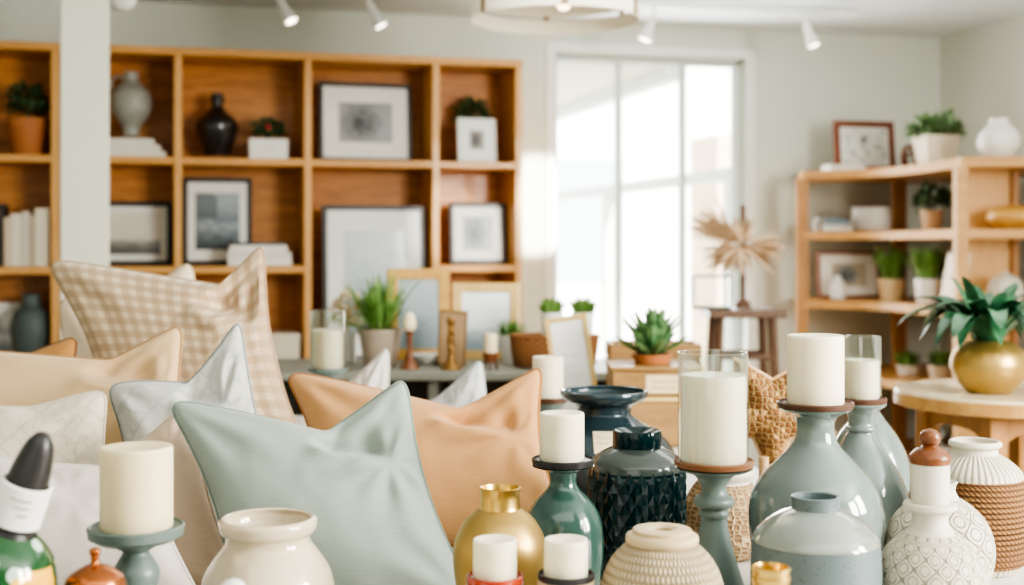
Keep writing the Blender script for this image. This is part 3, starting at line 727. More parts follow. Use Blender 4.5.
def hurricane(label, px, Y, zb, r, h):
    n = 64
    return tag(obj('glass_cylinder', lathe([(r, 0), (r, h), (r - .0015, h + .0008), (r - .003, h), (r - .003, 0)], n, False, False), M['glass'], None, (X(px, Y), Y, zb)), label, 'glass cylinder')

Yh = 3.0
stand_low = [(458, 19), (452, 18), (440, 9), (420, 6.5), (400, 6), (392, 8), (388, 6), (380, 8), (375, 15), (372, 18)]
hs, zt = holder('candle_holder', 'small grey-green candle stand holding the glass candle behind the cushions', 327.5, Yh, TZ, stand_low, M['sagematte'], (373, 368.5, 20), M['sagematte'], None)
hurricane('clear glass cylinder round the candle behind the orange and checked cushions', 327.5, Yh, TZ + zt, 17.5 / F * Yh, Z(311, Yh) - TZ - zt)
candle('white pillar candle in a glass cylinder beside the palm pot', 327.5, Yh, TZ + zt, 15.8 / F * Yh, Z(330, Yh) - TZ - zt)
Yh = 2.72
st = [(480, 24), (475, 22), (465, 10), (450, 8), (438, 8), (425, 12), (415, 9), (408, 14), (402, 19)]
hs, zt = holder('candle_holder', 'slim grey-green candle stand behind the peach cushion tip', 548, Yh, TZ, st, M['sagematte'], (404, 397.5, 20.5), M['plate_brown'], None)
candle('bare white pillar candle beside the peach cushion and the notice sheet', 548, Yh, TZ + zt, 15.5 / F * Yh, Z(357, Yh) - TZ - zt)

# ------------------------------------------------------------------ cushions
def cushion(label, TL, TR, BL, BR, T, mat, pipe, dip=(.62, .22), seed=0, cside=.05, group='cushions', grav=.25, chop=1.0, N=56, flip=False):
    P = [Vector((X(p[0], p[2]), p[2], Z(p[1], p[2]))) for p in (TL, TR)] + [Vector((X(p[0], p[1]), p[1], TZ + .012)) for p in (BL, BR)]
    tl, tr, bl, br_ = P
    org = (bl + br_) / 2; org.z = TZ
    tl, tr, bl, br_ = [p - org for p in P]
    w = ((tr - tl).length + (br_ - bl).length) / 2; h = ((tl - bl).length + (tr - br_).length) / 2
    nrm = (tr + br_ - tl - bl).cross(tl + tr - bl - br_).normalized()
    if nrm.y > 0: nrm = -nrm
    u0, dd = dip
    def topdip(u):
        a = (u / u0) ** 1.2; b = ((1 - u) / (1 - u0)) ** .95; k = .10
        h_ = max(k - abs(a - b), 0) / k
        return dd * (min(a, b) - h_ * h_ * k * .25)
    L0, L1 = (u0 - .03, 1.0 - dd * .95), (min(.93, u0 + .25), 1.0 - dd * .95 - .17)      # the fold under the ear
    def fold(u, v):
        dx, dy = L1[0] - L0[0], L1[1] - L0[1]; ll = math.hypot(dx, dy)
        s = ((u - L0[0]) * dx + (v - L0[1]) * dy) / ll / ll; d = ((v - L0[1]) * dx - (u - L0[0]) * dy) / ll
        w_ = max(0.0, min(1.0, (s + .25) / .3)) * max(0.0, min(1.0, (1.15 - s) / .55)); w_ = w_ * w_ * (3 - 2 * w_)
        x = max(-1.0, min(1.0, d / .055)); st = .5 + .5 * math.sin(x * PI / 2)
        return w_ * (.40 * math.exp(min(0, d) / .13) * (1 - st) - .95 * math.exp(-max(0, d) / .13) * st)
    off = seed * 13.7
    def pt(u, v, side):
        uu = u + cside * 4 * v * (1 - v) * (1 - 2 * u)
        vv = v + .025 * 4 * u * (1 - u) * (1 - v) - topdip(u) * v ** 2.2
        ca, cb = abs(2 * u - 1), abs(2 * v - 1); kc = .044 * (ca * cb) ** 10 - .026 * (ca * cb) ** 2
        uu += kc * (1 if u < .5 else -1); vv += kc * (1 if v < .5 else -1)
        p = (bl * (1 - uu) + br_ * uu) * (1 - vv) + (tl * (1 - uu) + tr * uu) * vv
        a = max(0, 1 - (2 * u - 1) ** 2); b = max(0, 1 - (2 * v - 1) ** 2)
        t = T * (a * b) ** .42 * (1 + grav * (.5 - v))
        edge = min(1, (a * b) * 6)
        # folds running from the chop and the corners
        du, dv = u - u0, v - 1.0
        r = math.hypot(du, dv); ang = math.atan2(dv, du)
        rq = math.hypot(u - L1[0], v - L1[1]); aq = math.atan2(v - L1[1], u - L1[0])
        t += chop * T * .07 * math.exp(-((rq - .16) / .11) ** 2) * math.sin(aq * 8 + seed) * edge
        if side > 0: t += chop * T * .80 * fold(u, v) * min(1, a * b * 9)
        for cu, cv in ((0, 1), (1, 1), (0, 0), (1, 0)):
            rc = math.hypot(u - cu, v - cv); ac = math.atan2(abs(v - cv) + 1e-4, abs(u - cu) + 1e-4)
            t += T * .05 * math.exp(-((rc - .26) / .15) ** 2) * math.sin(ac * 9 + seed * 2 + cu * 2) * edge
        t += T * .11 * mnoise.noise(Vector((u * 2.6 + off, v * 2.6, side * 5.0))) * edge + T * .03 * mnoise.noise(Vector((u * 9 + off, v * 5, side * 3.0))) * edge
        q = p + nrm * t * side
        if q.z < .004: q.z = .004 + (q.z - .004) * .1
        return q
    V, Fc, UV = [], [], []
    for side in (1, -1):
        o = len(V)
        for j in range(N + 1):
            for i in range(N + 1): V.append(tuple(pt(i / N, j / N, side)))
        for j in range(N):
            for i in range(N):
                a = o + j * (N + 1) + i; q = (a, a + 1, a + N + 2, a + N + 1)
                uvq = tuple((w * x / N, h * y / N) for x, y in ((i, j), (i + 1, j), (i + 1, j + 1), (i, j + 1)))
                if side < 0: q = q[::-1]; uvq = uvq[::-1]
                Fc.append(q); UV.append(uvq)
    # weld the two sheets along the seam
    M1 = (N + 1) ** 2; remap = {}
    for j in range(N + 1):
        for i in range(N + 1):
            if i in (0, N) or j in (0, N): remap[M1 + j * (N + 1) + i] = j * (N + 1) + i
    keep = [i for i in range(len(V)) if i not in remap]; idx = {k: n for n, k in enumerate(keep)}
    V2 = [V[k] for k in keep]; F2 = [tuple(idx[remap.get(k, k)] for k in q) for q in Fc]
    o = obj('cushion', (V2, F2, UV), mat, None, org, sharp=75); tag(o, label, 'cushion', group)
    ring = [V[i] for i in range(N + 1)] + [V[j * (N + 1) + N] for j in range(1, N + 1)] + [V[N * (N + 1) + i] for i in range(N - 1, -1, -1)] + [V[j * (N + 1)] for j in range(N - 1, 0, -1)]
    obj('piping', tube(ring, .0028, 6, True), pipe, o)
    return o
def fp(n, c): return plain(n, c, .85, var=.03)
FM = {
 'sage': fabric('sage_linen', (160, 170, 161)), 'peach': fabric('peach_linen', (208, 157, 106)), 'beige': fabric('beige_linen', (219, 187, 146)),
 'brown': fabric('caramel_linen', (176, 128, 74)), 'gingham': fabric('checked_linen', (222, 201, 172), (186, 158, 128), kind='gingham'),
 'paleback': fabric('pale_sand_linen', (230, 212, 188)), 'greypat': fabric('grey_patterned_cotton', (204, 203, 196), (182, 184, 180), kind='damask'),
 'whitepat': fabric('white_patterned_cotton', (216, 203, 186), (198, 184, 168), kind='damask'), 'blush': fabric('blush_linen', (208, 184, 160)),
 'white': fabric('white_cotton', (204, 194, 186)), 'lilac': fabric('pale_grey_cotton', (212, 205, 198)), 'greyfine': fabric('fine_grey_pattern_cotton', (208, 208, 203), (182, 186, 186), kind='damask')}
G = 'cushions piled on the display tables'
cushion('sage green linen cushion with matching piping, frontmost of the pile', (170, 403, 1.82), (404, 378, 1.86), (238, 1.70), (474, 1.74), .066, FM['sage'], fp('sage_piping', (140, 154, 144)), (.60, .22), 1, cside=.05, group=G)
cushion('peach orange cushion right behind the sage green one', (287, 374, 2.22), (541, 366, 2.16), (310, 2.07), (582, 2.03), .066, FM['peach'], fp('peach_piping', (180, 126, 74)), (.66, .24), 2, cside=.07, group=G)
cushion('pale grey cushion tip showing between the orange cushion and the palm pot', (314, 400, 2.54), (388, 348, 2.54), (314, 2.50), (400, 2.48), .045, FM['lilac'], fp('lilac_piping', (190, 186, 178)), (.45, .06), 3, group=G, chop=.3)
cushion('fine grey patterned cushion peeking out behind the peach orange cushion', (404, 416, 2.46), (481, 360, 2.46), (408, 2.40), (512, 2.40), .045, FM['greyfine'], fp('greyfine_piping', (168, 172, 172)), (.4, .05), 4, group=G, chop=.3)
cushion('large beige checked cushion, tallest of the pile', (48, 263, 2.64), (263, 243, 2.54), (124, 2.48), (332, 2.40), .080, FM['gingham'], fp('check_piping', (188, 160, 130)), (.76, .16), 5, cside=.085, group=G)
cushion('pale sand cushion with only its tip rising behind the checked cushion', (60, 300, 2.88), (191, 262, 2.86), (60, 2.80), (240, 2.80), .05, FM['paleback'], fp('sand_piping', (200, 180, 150)), (.55, .1), 6, group=G, chop=.3)
cushion('plain beige cushion with a raised ear, below the checked cushion', (-62, 352, 2.30), (181, 324, 2.26), (-70, 2.20), (205, 2.16), .062, FM['beige'], fp('beige_piping', (180, 142, 100)), (.70, .15), 7, group=G)
cushion('caramel cushion tip showing above the plain beige cushion', (-70, 372, 2.54), (77, 337, 2.52), (-72, 2.45), (72, 2.45), .055, FM['brown'], fp('caramel_piping', (130, 90, 58)), (.5, .06), 8, group=G, chop=.3)
cushion('grey cushion with swirling pattern and a pointed ear behind the sage green one', (109, 388, 2.09), (239, 320, 2.12), (128, 2.01), (306, 2.02), .060, FM['greypat'], fp('grey_piping', (150, 156, 156)), (.55, .17), 9, cside=.07, group=G)
cushion('white lattice patterned cushion lying at the edge of the pile', (-88, 408, 1.97), (105, 391, 1.99), (-85, 1.91), (124, 1.90), .055, FM['whitepat'], fp('white_piping', (206, 194, 178)), (.6, .06), 10, group=G, chop=.3)
cushion('blush cream cushion between the pillar candle and the sage green cushion', (92, 468, 1.84), (188, 404, 1.91), (84, 1.78), (240, 1.82), .046, FM['blush'], fp('blush_piping', (200, 178, 156)), (.5, .04), 11, group=G, chop=.3)
cushion('plain white cushion behind the pillar candle and the green bottle', (-52, 450, 1.63), (136, 472, 1.61), (-60, 1.545), (224, 1.55), .058, FM['white'], fp('plain_piping', (206, 200, 190)), (.4, .02), 12, group=G, cside=.0, chop=.2)

# ------------------------------------------------------------------ the row of vases and candles on the display table
# candle on a stand, nearest
Y = 1.35
hs, zt = holder('candle_holder', 'grey-green turned candle stand among the white cushions', 136, Y, TZ,
    [(718, 46), (712, 45), (700, 30), (680, 16), (650, 14), (625, 19), (612, 14), (598, 14), (585, 21), (572, 23), (560, 17), (552, 13), (547, 20), (543, 24), (539, 40)], M['sagematte'], (541, 527, 47.5), M['sagematte'], None)
candle('cream pillar candle on the stand in front of the white cushions', 136.5, Y, TZ + zt, 35.5 / F * Y, Z(447, Y) - TZ - zt, 'waxwarm')
# cream vase
Y = 1.42
lathe_thing('vase', 'round glossy cream vase in front of the sage green cushion', 'vase', 268, Y, TZ,
    [('body', hollow(smooth_profile(rpx(Y, [(694, 36), (688, 42), (660, 56), (630, 64), (598, 66.5), (575, 63), (556, 52), (544, 43), (536, 42), (531, 47), (523, 49), (519, 47.5)]), 5), .006, .6), M['creamglaze'], {'n': 80})])
# copper jar
Y = 1.22
cj = thing('lidded_jar', 'copper jar with a domed lid and small knob', 'jar', (X(95, Y), Y, TZ))
obj('body', lathe(smooth_profile(rpx(Y, [(768, 20), (764, 22), (720, 34), (660, 34), (620, 31), (596, 29)]), 4), 48, True, True), M['copper'], cj)
obj('lid', lathe(smooth_profile(rpx(Y, [(596, 30), (590, 31), (585, 30), (576, 26), (568, 14), (565, 6)]), 4), 48, True, True), M['copper'], cj)
obj('knob', lathe(smooth_profile(rpx(Y, [(566, 6), (562, 4), (556, 4.5), (552, 6), (549, 4), (548, .5)]), 4), 24), M['copper'], cj)
# small white lidded jar, only its ball shows
Y = 1.15
wj = thing('lidded_jar', 'small white jar with a ball knob in front of the cream vase', 'jar', (X(233, Y), Y, TZ))
obj('body', lathe(smooth_profile(rpx(Y, [(800, 22), (795, 26), (720, 34), (650, 30), (620, 22), (612, 22), (606, 20), (602, 8)]), 4), 40, True, True), M['whitepot'], wj)
obj('knob', lathe(smooth_profile(rpx(Y, [(603, 6), (600, 9), (591, 13), (583, 9.5), (579.5, 1)]), 4), 32), M['whitepot'], wj)
# green painted bottle, tilted
def painted_green():
    t = NT('painted_green_glass'); v = t.coord('Object', (1, 1, 1))
    sx = t.n('ShaderNodeSeparateXYZ'); t.l(v, sx.inputs[0])
    base = t.mix(t.noise(v, 14, 3), lin((16, 58, 30)), lin((40, 92, 48)))
    vo = t.n('ShaderNodeTexVoronoi', feature='F1'); t.l(v, vo.inputs['Vector']); vo.inputs['Scale'].default_value = 38
    dots = t.math('LESS_THAN', vo.outputs['Distance'], .30)
    base = t.mix(t.math('MULTIPLY', dots, .75), base, lin((206, 224, 208)))
    nn = t.noise(v, 30, 1)
    blob = t.math('MULTIPLY', t.math('GREATER_THAN', nn, .50), t.math('LESS_THAN', t.math('ABSOLUTE', t.math('SUBTRACT', sx.outputs[2], .197)), .017))
    base = t.mix(blob, base, lin((244, 186, 74)))
    t.l(base, t.b.inputs['Base Color']); t.set(Roughness=.12, Coat_Weight=.8); return t.m
Y = 1.20
bt = thing('bottle', 'tilted round green bottle painted with yellow and white, with black neck and white label', 'bottle', (X(-68, Y), Y, TZ + .018), rot=(0, .36, -.2))
obj('body', lathe(smooth_profile([(.030, 0), (.042, .006), (.058, .06), (.064, .125), (.060, .178), (.046, .214), (.0235, .233)], 5), 64), painted_green(), bt)
obj('neck', lathe(smooth_profile([(.0235, .231), (.021, .236), (.0205, .240), (.0205, .276), (.019, .280)], 4), 40, True, True), M['plate_dark'], bt)
obj('paper_label', lathe([(.0215, .241), (.0240, .242), (.0236, .280), (.0208, .281)], 40, False, False), M['paper'], bt)
obj('lettering', [tube([(.0244 * math.sin(.9 - .1 * i), -.0244 * math.cos(.9 - .1 * i), .271 - .007 * r + (.0012 if (i + r) % 2 else -.0012)) for i in range(9 - 2 * r)], .0005, 4) for r in range(3)], M['ink'], bt)
obj('cap', lathe(smooth_profile([(.019, .279), (.0188, .284), (.0168, .300), (.0125, .318), (.006, .328), (.0005, .330)], 4), 40), M['plate_dark'], bt)
# gold vase
Y = 1.54
lathe_thing('vase', 'brushed gold bottle vase with a short polished neck', 'vase', 500, Y, TZ,
    [('body', smooth_profile(rpx(Y, [(645, 22), (640, 26), (612, 36), (585, 44), (560, 47), (540, 45), (522, 36), (512, 25), (509, 20.5)]), 5), M['gold'], {'n': 72}),
     ('neck', hollow(smooth_profile(rpx(Y, [(510.5, 21), (506, 20), (496, 19.5), (490, 20.5), (488, 21)]), 4), .003, .9), M['brass'], {'n': 64, 'cap0': False, 'label': 'polished brass neck'})])
# small candles in low holders
Y = 1.38
def votive(name, label, px, mats, candle_label, tops):
    t = thing(name, label, 'candle holder', (X(px, Y), Y, TZ), 0)
    z = Z(tops, Y) - TZ; r = 28.5 / F * Y
    obj('cup', lathe(smooth_profile([(r * .6, 0), (r * .66, .004), (r * .7, z * .4), (r * .92, z - .016)], 4) + [(r, z - .012), (r, z - .007), (r * .94, z - .006)], 56, True, True), mats[0], t, label='tan base' if mats[0] is M['tan'] else None)
    obj('rim', lathe([(r * .94, z - .007), (r * 1.0, z - .005), (r * 1.0, z), (r * .95, z + .001), (r * .88, z - .003), (.002, z - .003)], 56), mats[1], t)
    candle(candle_label, px, Y, TZ + z - .003, 22 / F * Y, Z(539.5, Y) - TZ - z + .003)
votive('candle_holder', 'coral red ceramic cup holding a white candle', 495, (M['redglaze'], M['redglaze']), 'small white candle in the coral red cup', 576)
votive('candle_holder', 'tan candle cup with a dark rim', 566, (M['tan'], M['plate_dark']), 'small white candle in the dark-rimmed tan cup', 574)
# teal green bottle candle holder
Y = 1.78
hs, zt = holder('candle_holder', 'glossy teal green bottle-shaped holder beside the gold vase', 563, Y, TZ,
    [(604, 27), (600, 30), (580, 37), (560, 40.5), (535, 40.5), (515, 36.5), (501, 28), (490, 17), (482, 13.5), (474, 14.5), (470, 17), (469, 23), (466, 31)], M['tealglaze'], (468, 459.5, 31.5), M['plate_dark'], None)
candle('white pillar candle on the teal green bottle-shaped holder', 562, Y, TZ + zt, 22.3 / F * Y, Z(413, Y) - TZ - zt)
# dark teal faceted vase
Y = 1.94
fv = thing('faceted_vase', 'very dark teal glossy vase cut in diamond facets', 'vase', (X(637, Y), Y, TZ))
def facet(prof, n):
    v, f = [], []
    m = len(prof)
    for i, (r, z) in enumerate(prof):
        for j in range(n):
            a = 2 * PI * (j + .5 * (i % 2)) / n; v.append((r * math.cos(a), r * math.sin(a), z))
    for i in range(m - 1):
        for j in range(n):
            k = (j + 1) % n; a, b, c, d = i * n + j, i * n + k, (i + 1) * n + j, (i + 1) * n + k
            if i % 2 == 0: f += [(a, b, c), (b, d, c)]
            else: f += [(a, d, c), (a, b, d)]
    return v, f, None
R = 49 / F * Y
def diamonds(R, z0, z1, rows, n):
    """raised diamonds: pyramid apexes over a diagonal grid"""
    v, f = [], []; hgt = (z1 - z0) / rows
    def P(r, a, z): return (r * math.cos(a), r * math.sin(a), z)
    st = 2 * PI / n
    grid = {}
    def vid(i, k):   # i in 0..rows at z, k half-steps
        k %= 2 * n; key = (i, k)
        if key not in grid: grid[key] = len(v); v.append(P(R * .972, k * st / 2, z0 + i * hgt / 2))
        return grid[key]
    for i in range(1, 2 * rows):
        for j in range(n):
            k = 2 * j + (i % 2)
            ap = len(v); v.append(P(R * 1.012, k * st / 2, z0 + i * hgt / 2))
            A, B, Cc, Dd = vid(i - 1, k), vid(i, k + 1), vid(i + 1, k), vid(i, k - 1)
            f += [(A, B, ap), (B, Cc, ap), (Cc, Dd, ap), (Dd, A, ap)]
    return v, f, None
zb0, zb1 = .012, Z(466, Y) - TZ
obj('body', diamonds(R, zb0, zb1, 5, 26), M['darkteal'], fv, smooth=False)
obj('foot', lathe([(R * .90, 0), (R * .95, .004), (R * .968, .03), (R * .968, zb1 - .004)], 64, True, False), M['darkteal'], fv)
obj('shoulder', lathe(smooth_profile([(R * .970, zb1 - .012)] + rpx(Y, [(466, 47), (460, 45), (454, 38), (449, 29), (447, 24)]), 5), 64, False, True), M['smoke'], fv, label='smoky grey smooth shoulder')
obj('neck', lathe(hollow(rpx(Y, [(448, 23.5), (446, 24.5), (433, 24.5), (431, 24)]), .005, .8), 64, False), M['darkteal'], fv)
# blue-grey vase with flaring rim
Y = 2.27
bv = thing('vase', 'large blue-grey vase with a wide flared rim and a paper tag', 'vase', (X(604, Y), Y, TZ))
obj('body', lathe(hollow(smooth_profile(rpx(Y, [(526, 44), (522, 48), (500, 62), (478, 72), (458, 72), (444, 66), (432, 54), (422, 37), (415, 28), (411, 27), (405, 29), (399.5, 40), (395, 43.5), (391, 43.5)]), 5), .006, .35), 80), M['bluegrey'], bv)
def rb(z, prof):
    for (r0, z0), (r1, z1) in zip(prof, prof[1:]):
        if z0 <= z <= z1: return r0 + (r1 - r0) * (z - z0) / max(1e-9, z1 - z0)
    return prof[-1][0]
pf = smooth_profile(rpx(Y, [(526, 44), (522, 48), (500, 62), (478, 72), (458, 72), (444, 66), (432, 54), (422, 37), (415, 28), (411, 27)]), 5)
tv, tf = [], []
for i in range(7):
    z = Z(443.5 - 18 * i / 6, Y) - TZ
    for j in range(7):
        px = -14 + 23 * j / 6; x = px / F * Y; r = rb(z, pf) + .0012
        tv.append((x, -math.sqrt(max(1e-6, r * r - x * x)), z))
for i in range(6):
    for j in range(6): a = i * 7 + j; tf.append((a, a + 1, a + 8, a + 7))
obj('paper_tag', (tv, tf, None), M['cardboard'], bv)
obj('lettering', [tube([(xx / F * Y, -math.sqrt(rb(zz, pf) ** 2 - (xx / F * Y) ** 2) - .0015, zz) for xx in [-11 + 1.6 * i for i in range(10 - r)] for zz in [Z(431 + 4 * r + (.5 if int(xx * 10) % 2 else -.5), Y) - TZ]], .0006, 4) for r in range(2)], M['ink'], bv)
# hurricane candle on turned sage stand
Y = 1.58
hs, zt = holder('candle_holder', 'tall grey-green turned stand with rust-edged plate and ring on its stem', 714, Y, TZ,
    [(650, 44), (644, 43), (610, 38), (585, 30), (560, 22), (535, 15.5), (520, 13), (516, 15), (512, 15), (509, 13.5), (506, 19), (502, 20.5), (498, 19), (494, 13.5), (486, 12.5), (480, 16), (477, 18.5), (474, 23), (471, 33), (468, 38.5)], M['sagematte'], (469, 461, 40), M['plate_rust'], None, sub=4)
hurricane('tall clear glass cylinder round the big candle beside the wicker star', 713, Y, TZ + zt, 34.8 / F * Y, Z(352.5, Y) - TZ - zt)
candle('biggest white pillar candle, inside the tall glass cylinder', 713, Y, TZ + zt, 33 / F * Y, Z(375, Y) - TZ - zt)
# knit cream vase
Y = 1.40
lathe_thing('vase', 'squat cream vase with knitted texture and a stepped rim', 'vase', 662, Y, TZ,
    [('body', smooth_profile(rpx(Y, [(702, 36), (698, 42), (670, 55), (640, 62), (605, 64.5), (580, 60), (560, 51), (547, 39), (542, 33)]), 5), M['knit'], {'n': 96}),
     ('rim', smooth_profile(rpx(Y, [(545, 33), (542, 36), (538, 36.5), (535, 35), (533.5, 31), (532.5, 29), (530.5, 29.5), (529, 27), (528.5, 14)]), 4) + rpx(Y, [(531, 11), (545, 11), (546, .2)]), M['tan'], {'n': 64, 'cap0': False})])
# woven beige vase behind the stand
Y = 2.06
lathe_thing('vase', 'beige vase with a woven net texture behind the grey-green stand', 'vase', 724, Y, TZ,
    [('body', smooth_profile(rpx(Y, [(555, 30), (551, 36), (540, 42), (525, 43), (505, 40), (490, 33), (482, 27)]), 5), M['weavebeige'], {'n': 72}),
     ('rim', hollow(smooth_profile(rpx(Y, [(484, 27), (480, 26), (476, 29), (472, 31), (469.5, 30)]), 4), .005, .8), M['whitematte'], {'cap0': False})])
# wicker star
Y = 2.30
stz = Z(412, Y) - TZ
star = thing('wicker_star', 'honey-coloured woven rattan star on a wooden peg stand', 'star ornament', (X(772, Y), Y, TZ))
sv, sf, suv = [], [], []
arms = 5; ro, ri = .118, .056; nseg = 10
ringpts = []
for i in range(arms):
    for half in (0, 1):
        a0 = PI / 2 + (i + .5 * half) * 2 * PI / arms + .62; a1 = a0 + PI / arms
        r0, r1 = (ro, ri) if half == 0 else (ri, ro)
        for k in range(6):
            s = k / 6
            p0 = (r0 * math.cos(a0), r0 * math.sin(a0)); p1 = (r1 * math.cos(a1), r1 * math.sin(a1))
            ringpts.append((p0[0] * (1 - s) + p1[0] * s, p0[1] * (1 - s) + p1[1] * s))
nr = len(ringpts)
for side in (-1, 1):
    o = len(sv)
    for j in range(9):
        s = j / 8
        for x, z in ringpts:
            rr = math.hypot(x, z)
            th = .034 * math.sqrt(max(0, 1 - s * s)) * (.55 + .45 * (1 - s * rr / ro)) + .003
            sv.append((x * max(s, .001), side * th, stz + z * max(s, .001)))
    for j in range(8):
        for i in range(nr):
            k = (i + 1) % nr; q = (o + j * nr + i, o + j * nr + k, o + (j + 1) * nr + k, o + (j + 1) * nr + i)
            uvq = tuple((sv[c][0], sv[c][2]) for c in q)
            if side > 0: q = q[::-1]; uvq = uvq[::-1]
            sf.append(q); suv.append(uvq)
for i in range(nr):
    k = (i + 1) % nr; a = 8 * nr; b = 9 * nr + 8 * nr
    q = (a + i, a + k, b + k, b + i); sf.append(q); suv.append(tuple((sv[c][0], sv[c][2]) for c in q))
obj('weave', (sv, sf, suv), M['starweave'], star, rot=(0, 0, 0))
obj('edge', tube([(x, 0, stz + z) for x, z in ringpts], .0045, 7, True), M['pegwood'], star)
obj('peg_stand', [tube([(-.024, -.05, .01), (-.026, -.056, Z(452, Y) - TZ)], .0095, 10), tube([(.05, -.05, .01), (.05, -.05, Z(462, Y) - TZ)], .0095, 10), box(-.055, .085, -.07, .05, 0, .012), cbox(.012, -.02, .04, .012, .012, .08)], M['pegwood'], star, bevel=.002)
# big pale blue bottle holder
Y = 1.78
hs, zt = holder('candle_holder', 'largest pale blue-grey bottle-shaped candle holder', 815.5, Y, TZ,
    [(604, 38), (600, 42), (580, 54), (555, 62), (525, 66), (500, 64.5), (478, 54), (460, 37), (446, 24), (436, 19.5), (426, 18.5), (419, 20), (415, 24), (411, 33), (408, 37)], M['paleblue'], (410, 403, 38), M['plate_brown'], None, sub=6)
candle('wide white pillar candle on the largest pale blue-grey holder', 815.5, Y, TZ + zt, 28 / F * Y, Z(335.5, Y) - TZ - zt)
Y = 2.08
hs, zt = holder('candle_holder', 'slender pale blue-grey bottle holder under the glass candle', 861, Y, TZ,
    [(552, 34), (548, 38), (525, 46), (500, 47), (480, 41), (460, 30), (445, 20), (436, 15), (432, 13), (430, 15.5), (427, 15.5), (425, 13), (420, 13), (412, 16), (406, 24), (403, 25)], M['paleblue'], (405, 398.5, 25.5), M['plate_brown'], None, sub=5)
hurricane('clear glass cylinder round the candle behind the widest candle', 861, Y, TZ + zt, 19.5 / F * Y, Z(336.5, Y) - TZ - zt)
candle('white pillar candle in the glass cylinder on the slender holder', 861, Y, TZ + zt, 17.8 / F * Y, Z(360, Y) - TZ - zt)
Y = 2.33
lathe_thing('vase', 'pale blue-grey bottle vase half hidden behind the slender holder', 'vase', 868, Y, TZ,
    [('body', hollow(smooth_profile(rpx(Y, [(519, 28), (515, 32), (495, 39), (475, 41), (455, 38), (435, 28), (420, 17), (410, 10.5), (402, 10), (398, 13)]), 5), .004, .3), M['paleblue'], {})])
# two-tone squat jar
Y = 1.48
lathe_thing('jar', 'squat two-tone grey-blue jar with a short collar', 'jar', 815.5, Y, TZ,
    [('body', smooth_profile(rpx(Y, [(677, 40), (672, 46), (640, 58), (605, 63.5), (565, 64), (541, 62.5)]), 5), M['jarlower'], {'n': 88}),
     ('shoulder', smooth_profile(rpx(Y, [(541, 63), (538, 62), (531, 57.5), (521, 47), (513, 34), (509, 24)]), 5), M['jarupper'], {'n': 88, 'cap0': False, 'label': 'paler glossy shoulder'}),
     ('collar', hollow(rpx(Y, [(511, 24), (508, 23.5), (499, 23.5), (497, 24)]), .004, .9), M['jarlower'], {'cap0': False})])
# embossed white vase with candle-like stopper
Y = 1.50
lathe_thing('stoppered_vase', 'white embossed vase topped by a white cylinder with a round wooden knob', 'vase', 930, Y, TZ,
    [('body', smooth_profile(rpx(Y, [(671, 30), (667, 36), (640, 48), (610, 54), (585, 54.5), (565, 51), (548, 41), (538, 31), (533, 25)]), 5), M['ogee'], {'n': 96}),
     ('neck', smooth_profile(rpx(Y, [(534, 25), (528, 20), (520, 17.5), (514, 17.5), (511, 20)]), 4) + rpx(Y, [(508.5, 26), (506, 26.5), (503.5, 25), (503, 19)]), M['whitematte'], {'cap0': False, 'cap1': True}),
     ('cylinder', rpx(Y, [(504, 18.5), (462, 19)]), M['whitematte'], {'cap1': True}),
     ('knob', smooth_profile(rpx(Y, [(464, 19.3), (461, 19.8), (456, 19.5), (450, 14), (447.5, 9), (446, 7)]), 4) + smooth_profile(rpx(Y, [(445.5, 7), (443, 9), (438, 10.3), (432, 7.5), (429, .3)]), 4), M['knobwood'], {'label': 'turned reddish-brown wooden knob'})])
Y = 1.76
lathe_thing('vase', 'round white embossed vase behind the stoppered one', 'vase', 939, Y, TZ,
    [('body', smooth_profile(rpx(Y, [(608, 28), (604, 34), (585, 46), (560, 52.5), (540, 52.5), (520, 45), (505, 31), (498, 20)]), 5), M['ogee2'], {'n': 88}),
     ('neck', hollow(smooth_profile(rpx(Y, [(499, 20), (492, 16), (486, 16), (482, 18)]), 4), .004, .9), M['whitematte'], {'cap0': False})])
# rope vase
Y = 1.98
def scallop(z0, z1, r0, r1, rm, n):
    out = []
    for i in range(n):
        for k in range(4):
            s = (i + k / 4) / n; b = r0 + (r1 - r0) * s + (rm - (r0 + r1) / 2) * 4 * s * (1 - s)
            out.append((b + .0022 * math.sin(PI * k / 4), z0 + (z1 - z0) * s))
    return out
zr0, zr1 = .012, Z(476, Y) - TZ; k = Y / F
lathe_thing('rope_vase', 'white ribbed vase bound in brown jute rope, nearest the round table', 'vase', 975, Y, TZ,
    [('body', [(40 * k, 0), (43 * k, .006), (44 * k, .03), (46 * k, zr1)] + smooth_profile(rpx(Y, [(476, 45.5), (470, 44), (462, 36), (456, 27), (454, 23)]), 4)[1:], M['ribs'], {'n': 88}),
     ('neck', hollow(smooth_profile(rpx(Y, [(455, 23), (450, 21.5), (448, 22), (446, 25), (443.5, 25.5), (441.5, 24.5)]), 4), .005, .9), M['whitematte'], {'cap0': False}),
     ('rope_binding', [(44 * k, zr0)] + scallop(zr0, zr1, 46.2 * k, 47 * k, 48.3 * k, 17) + [(45 * k, zr1)], M['rope'], {'n': 80, 'cap0': False, 'label': 'coils of brown jute rope'})])
# brass screw-top jar at the front
Y = 1.30
lathe_thing('candle_jar', 'small brass jar standing in front of the two-tone jar', 'jar', 771, Y, TZ,
    [('body', smooth_profile(rpx(Y, [(736, 20), (730, 24), (680, 27), (620, 26), (592, 20), (588, 18.5)]), 4), M['gold'], {}),
     ('collar', rpx(Y, [(589, 18.5), (582, 18.5), (581, 19.6), (577, 19.6), (576, 18.4), (573, 18.4), (570, 19.5), (568, 19.5), (567, 17), (569, 16.5), (575, 16), (576, .2)]), M['brass'], {'cap0': False, 'label': 'ringed shiny brass collar'})])

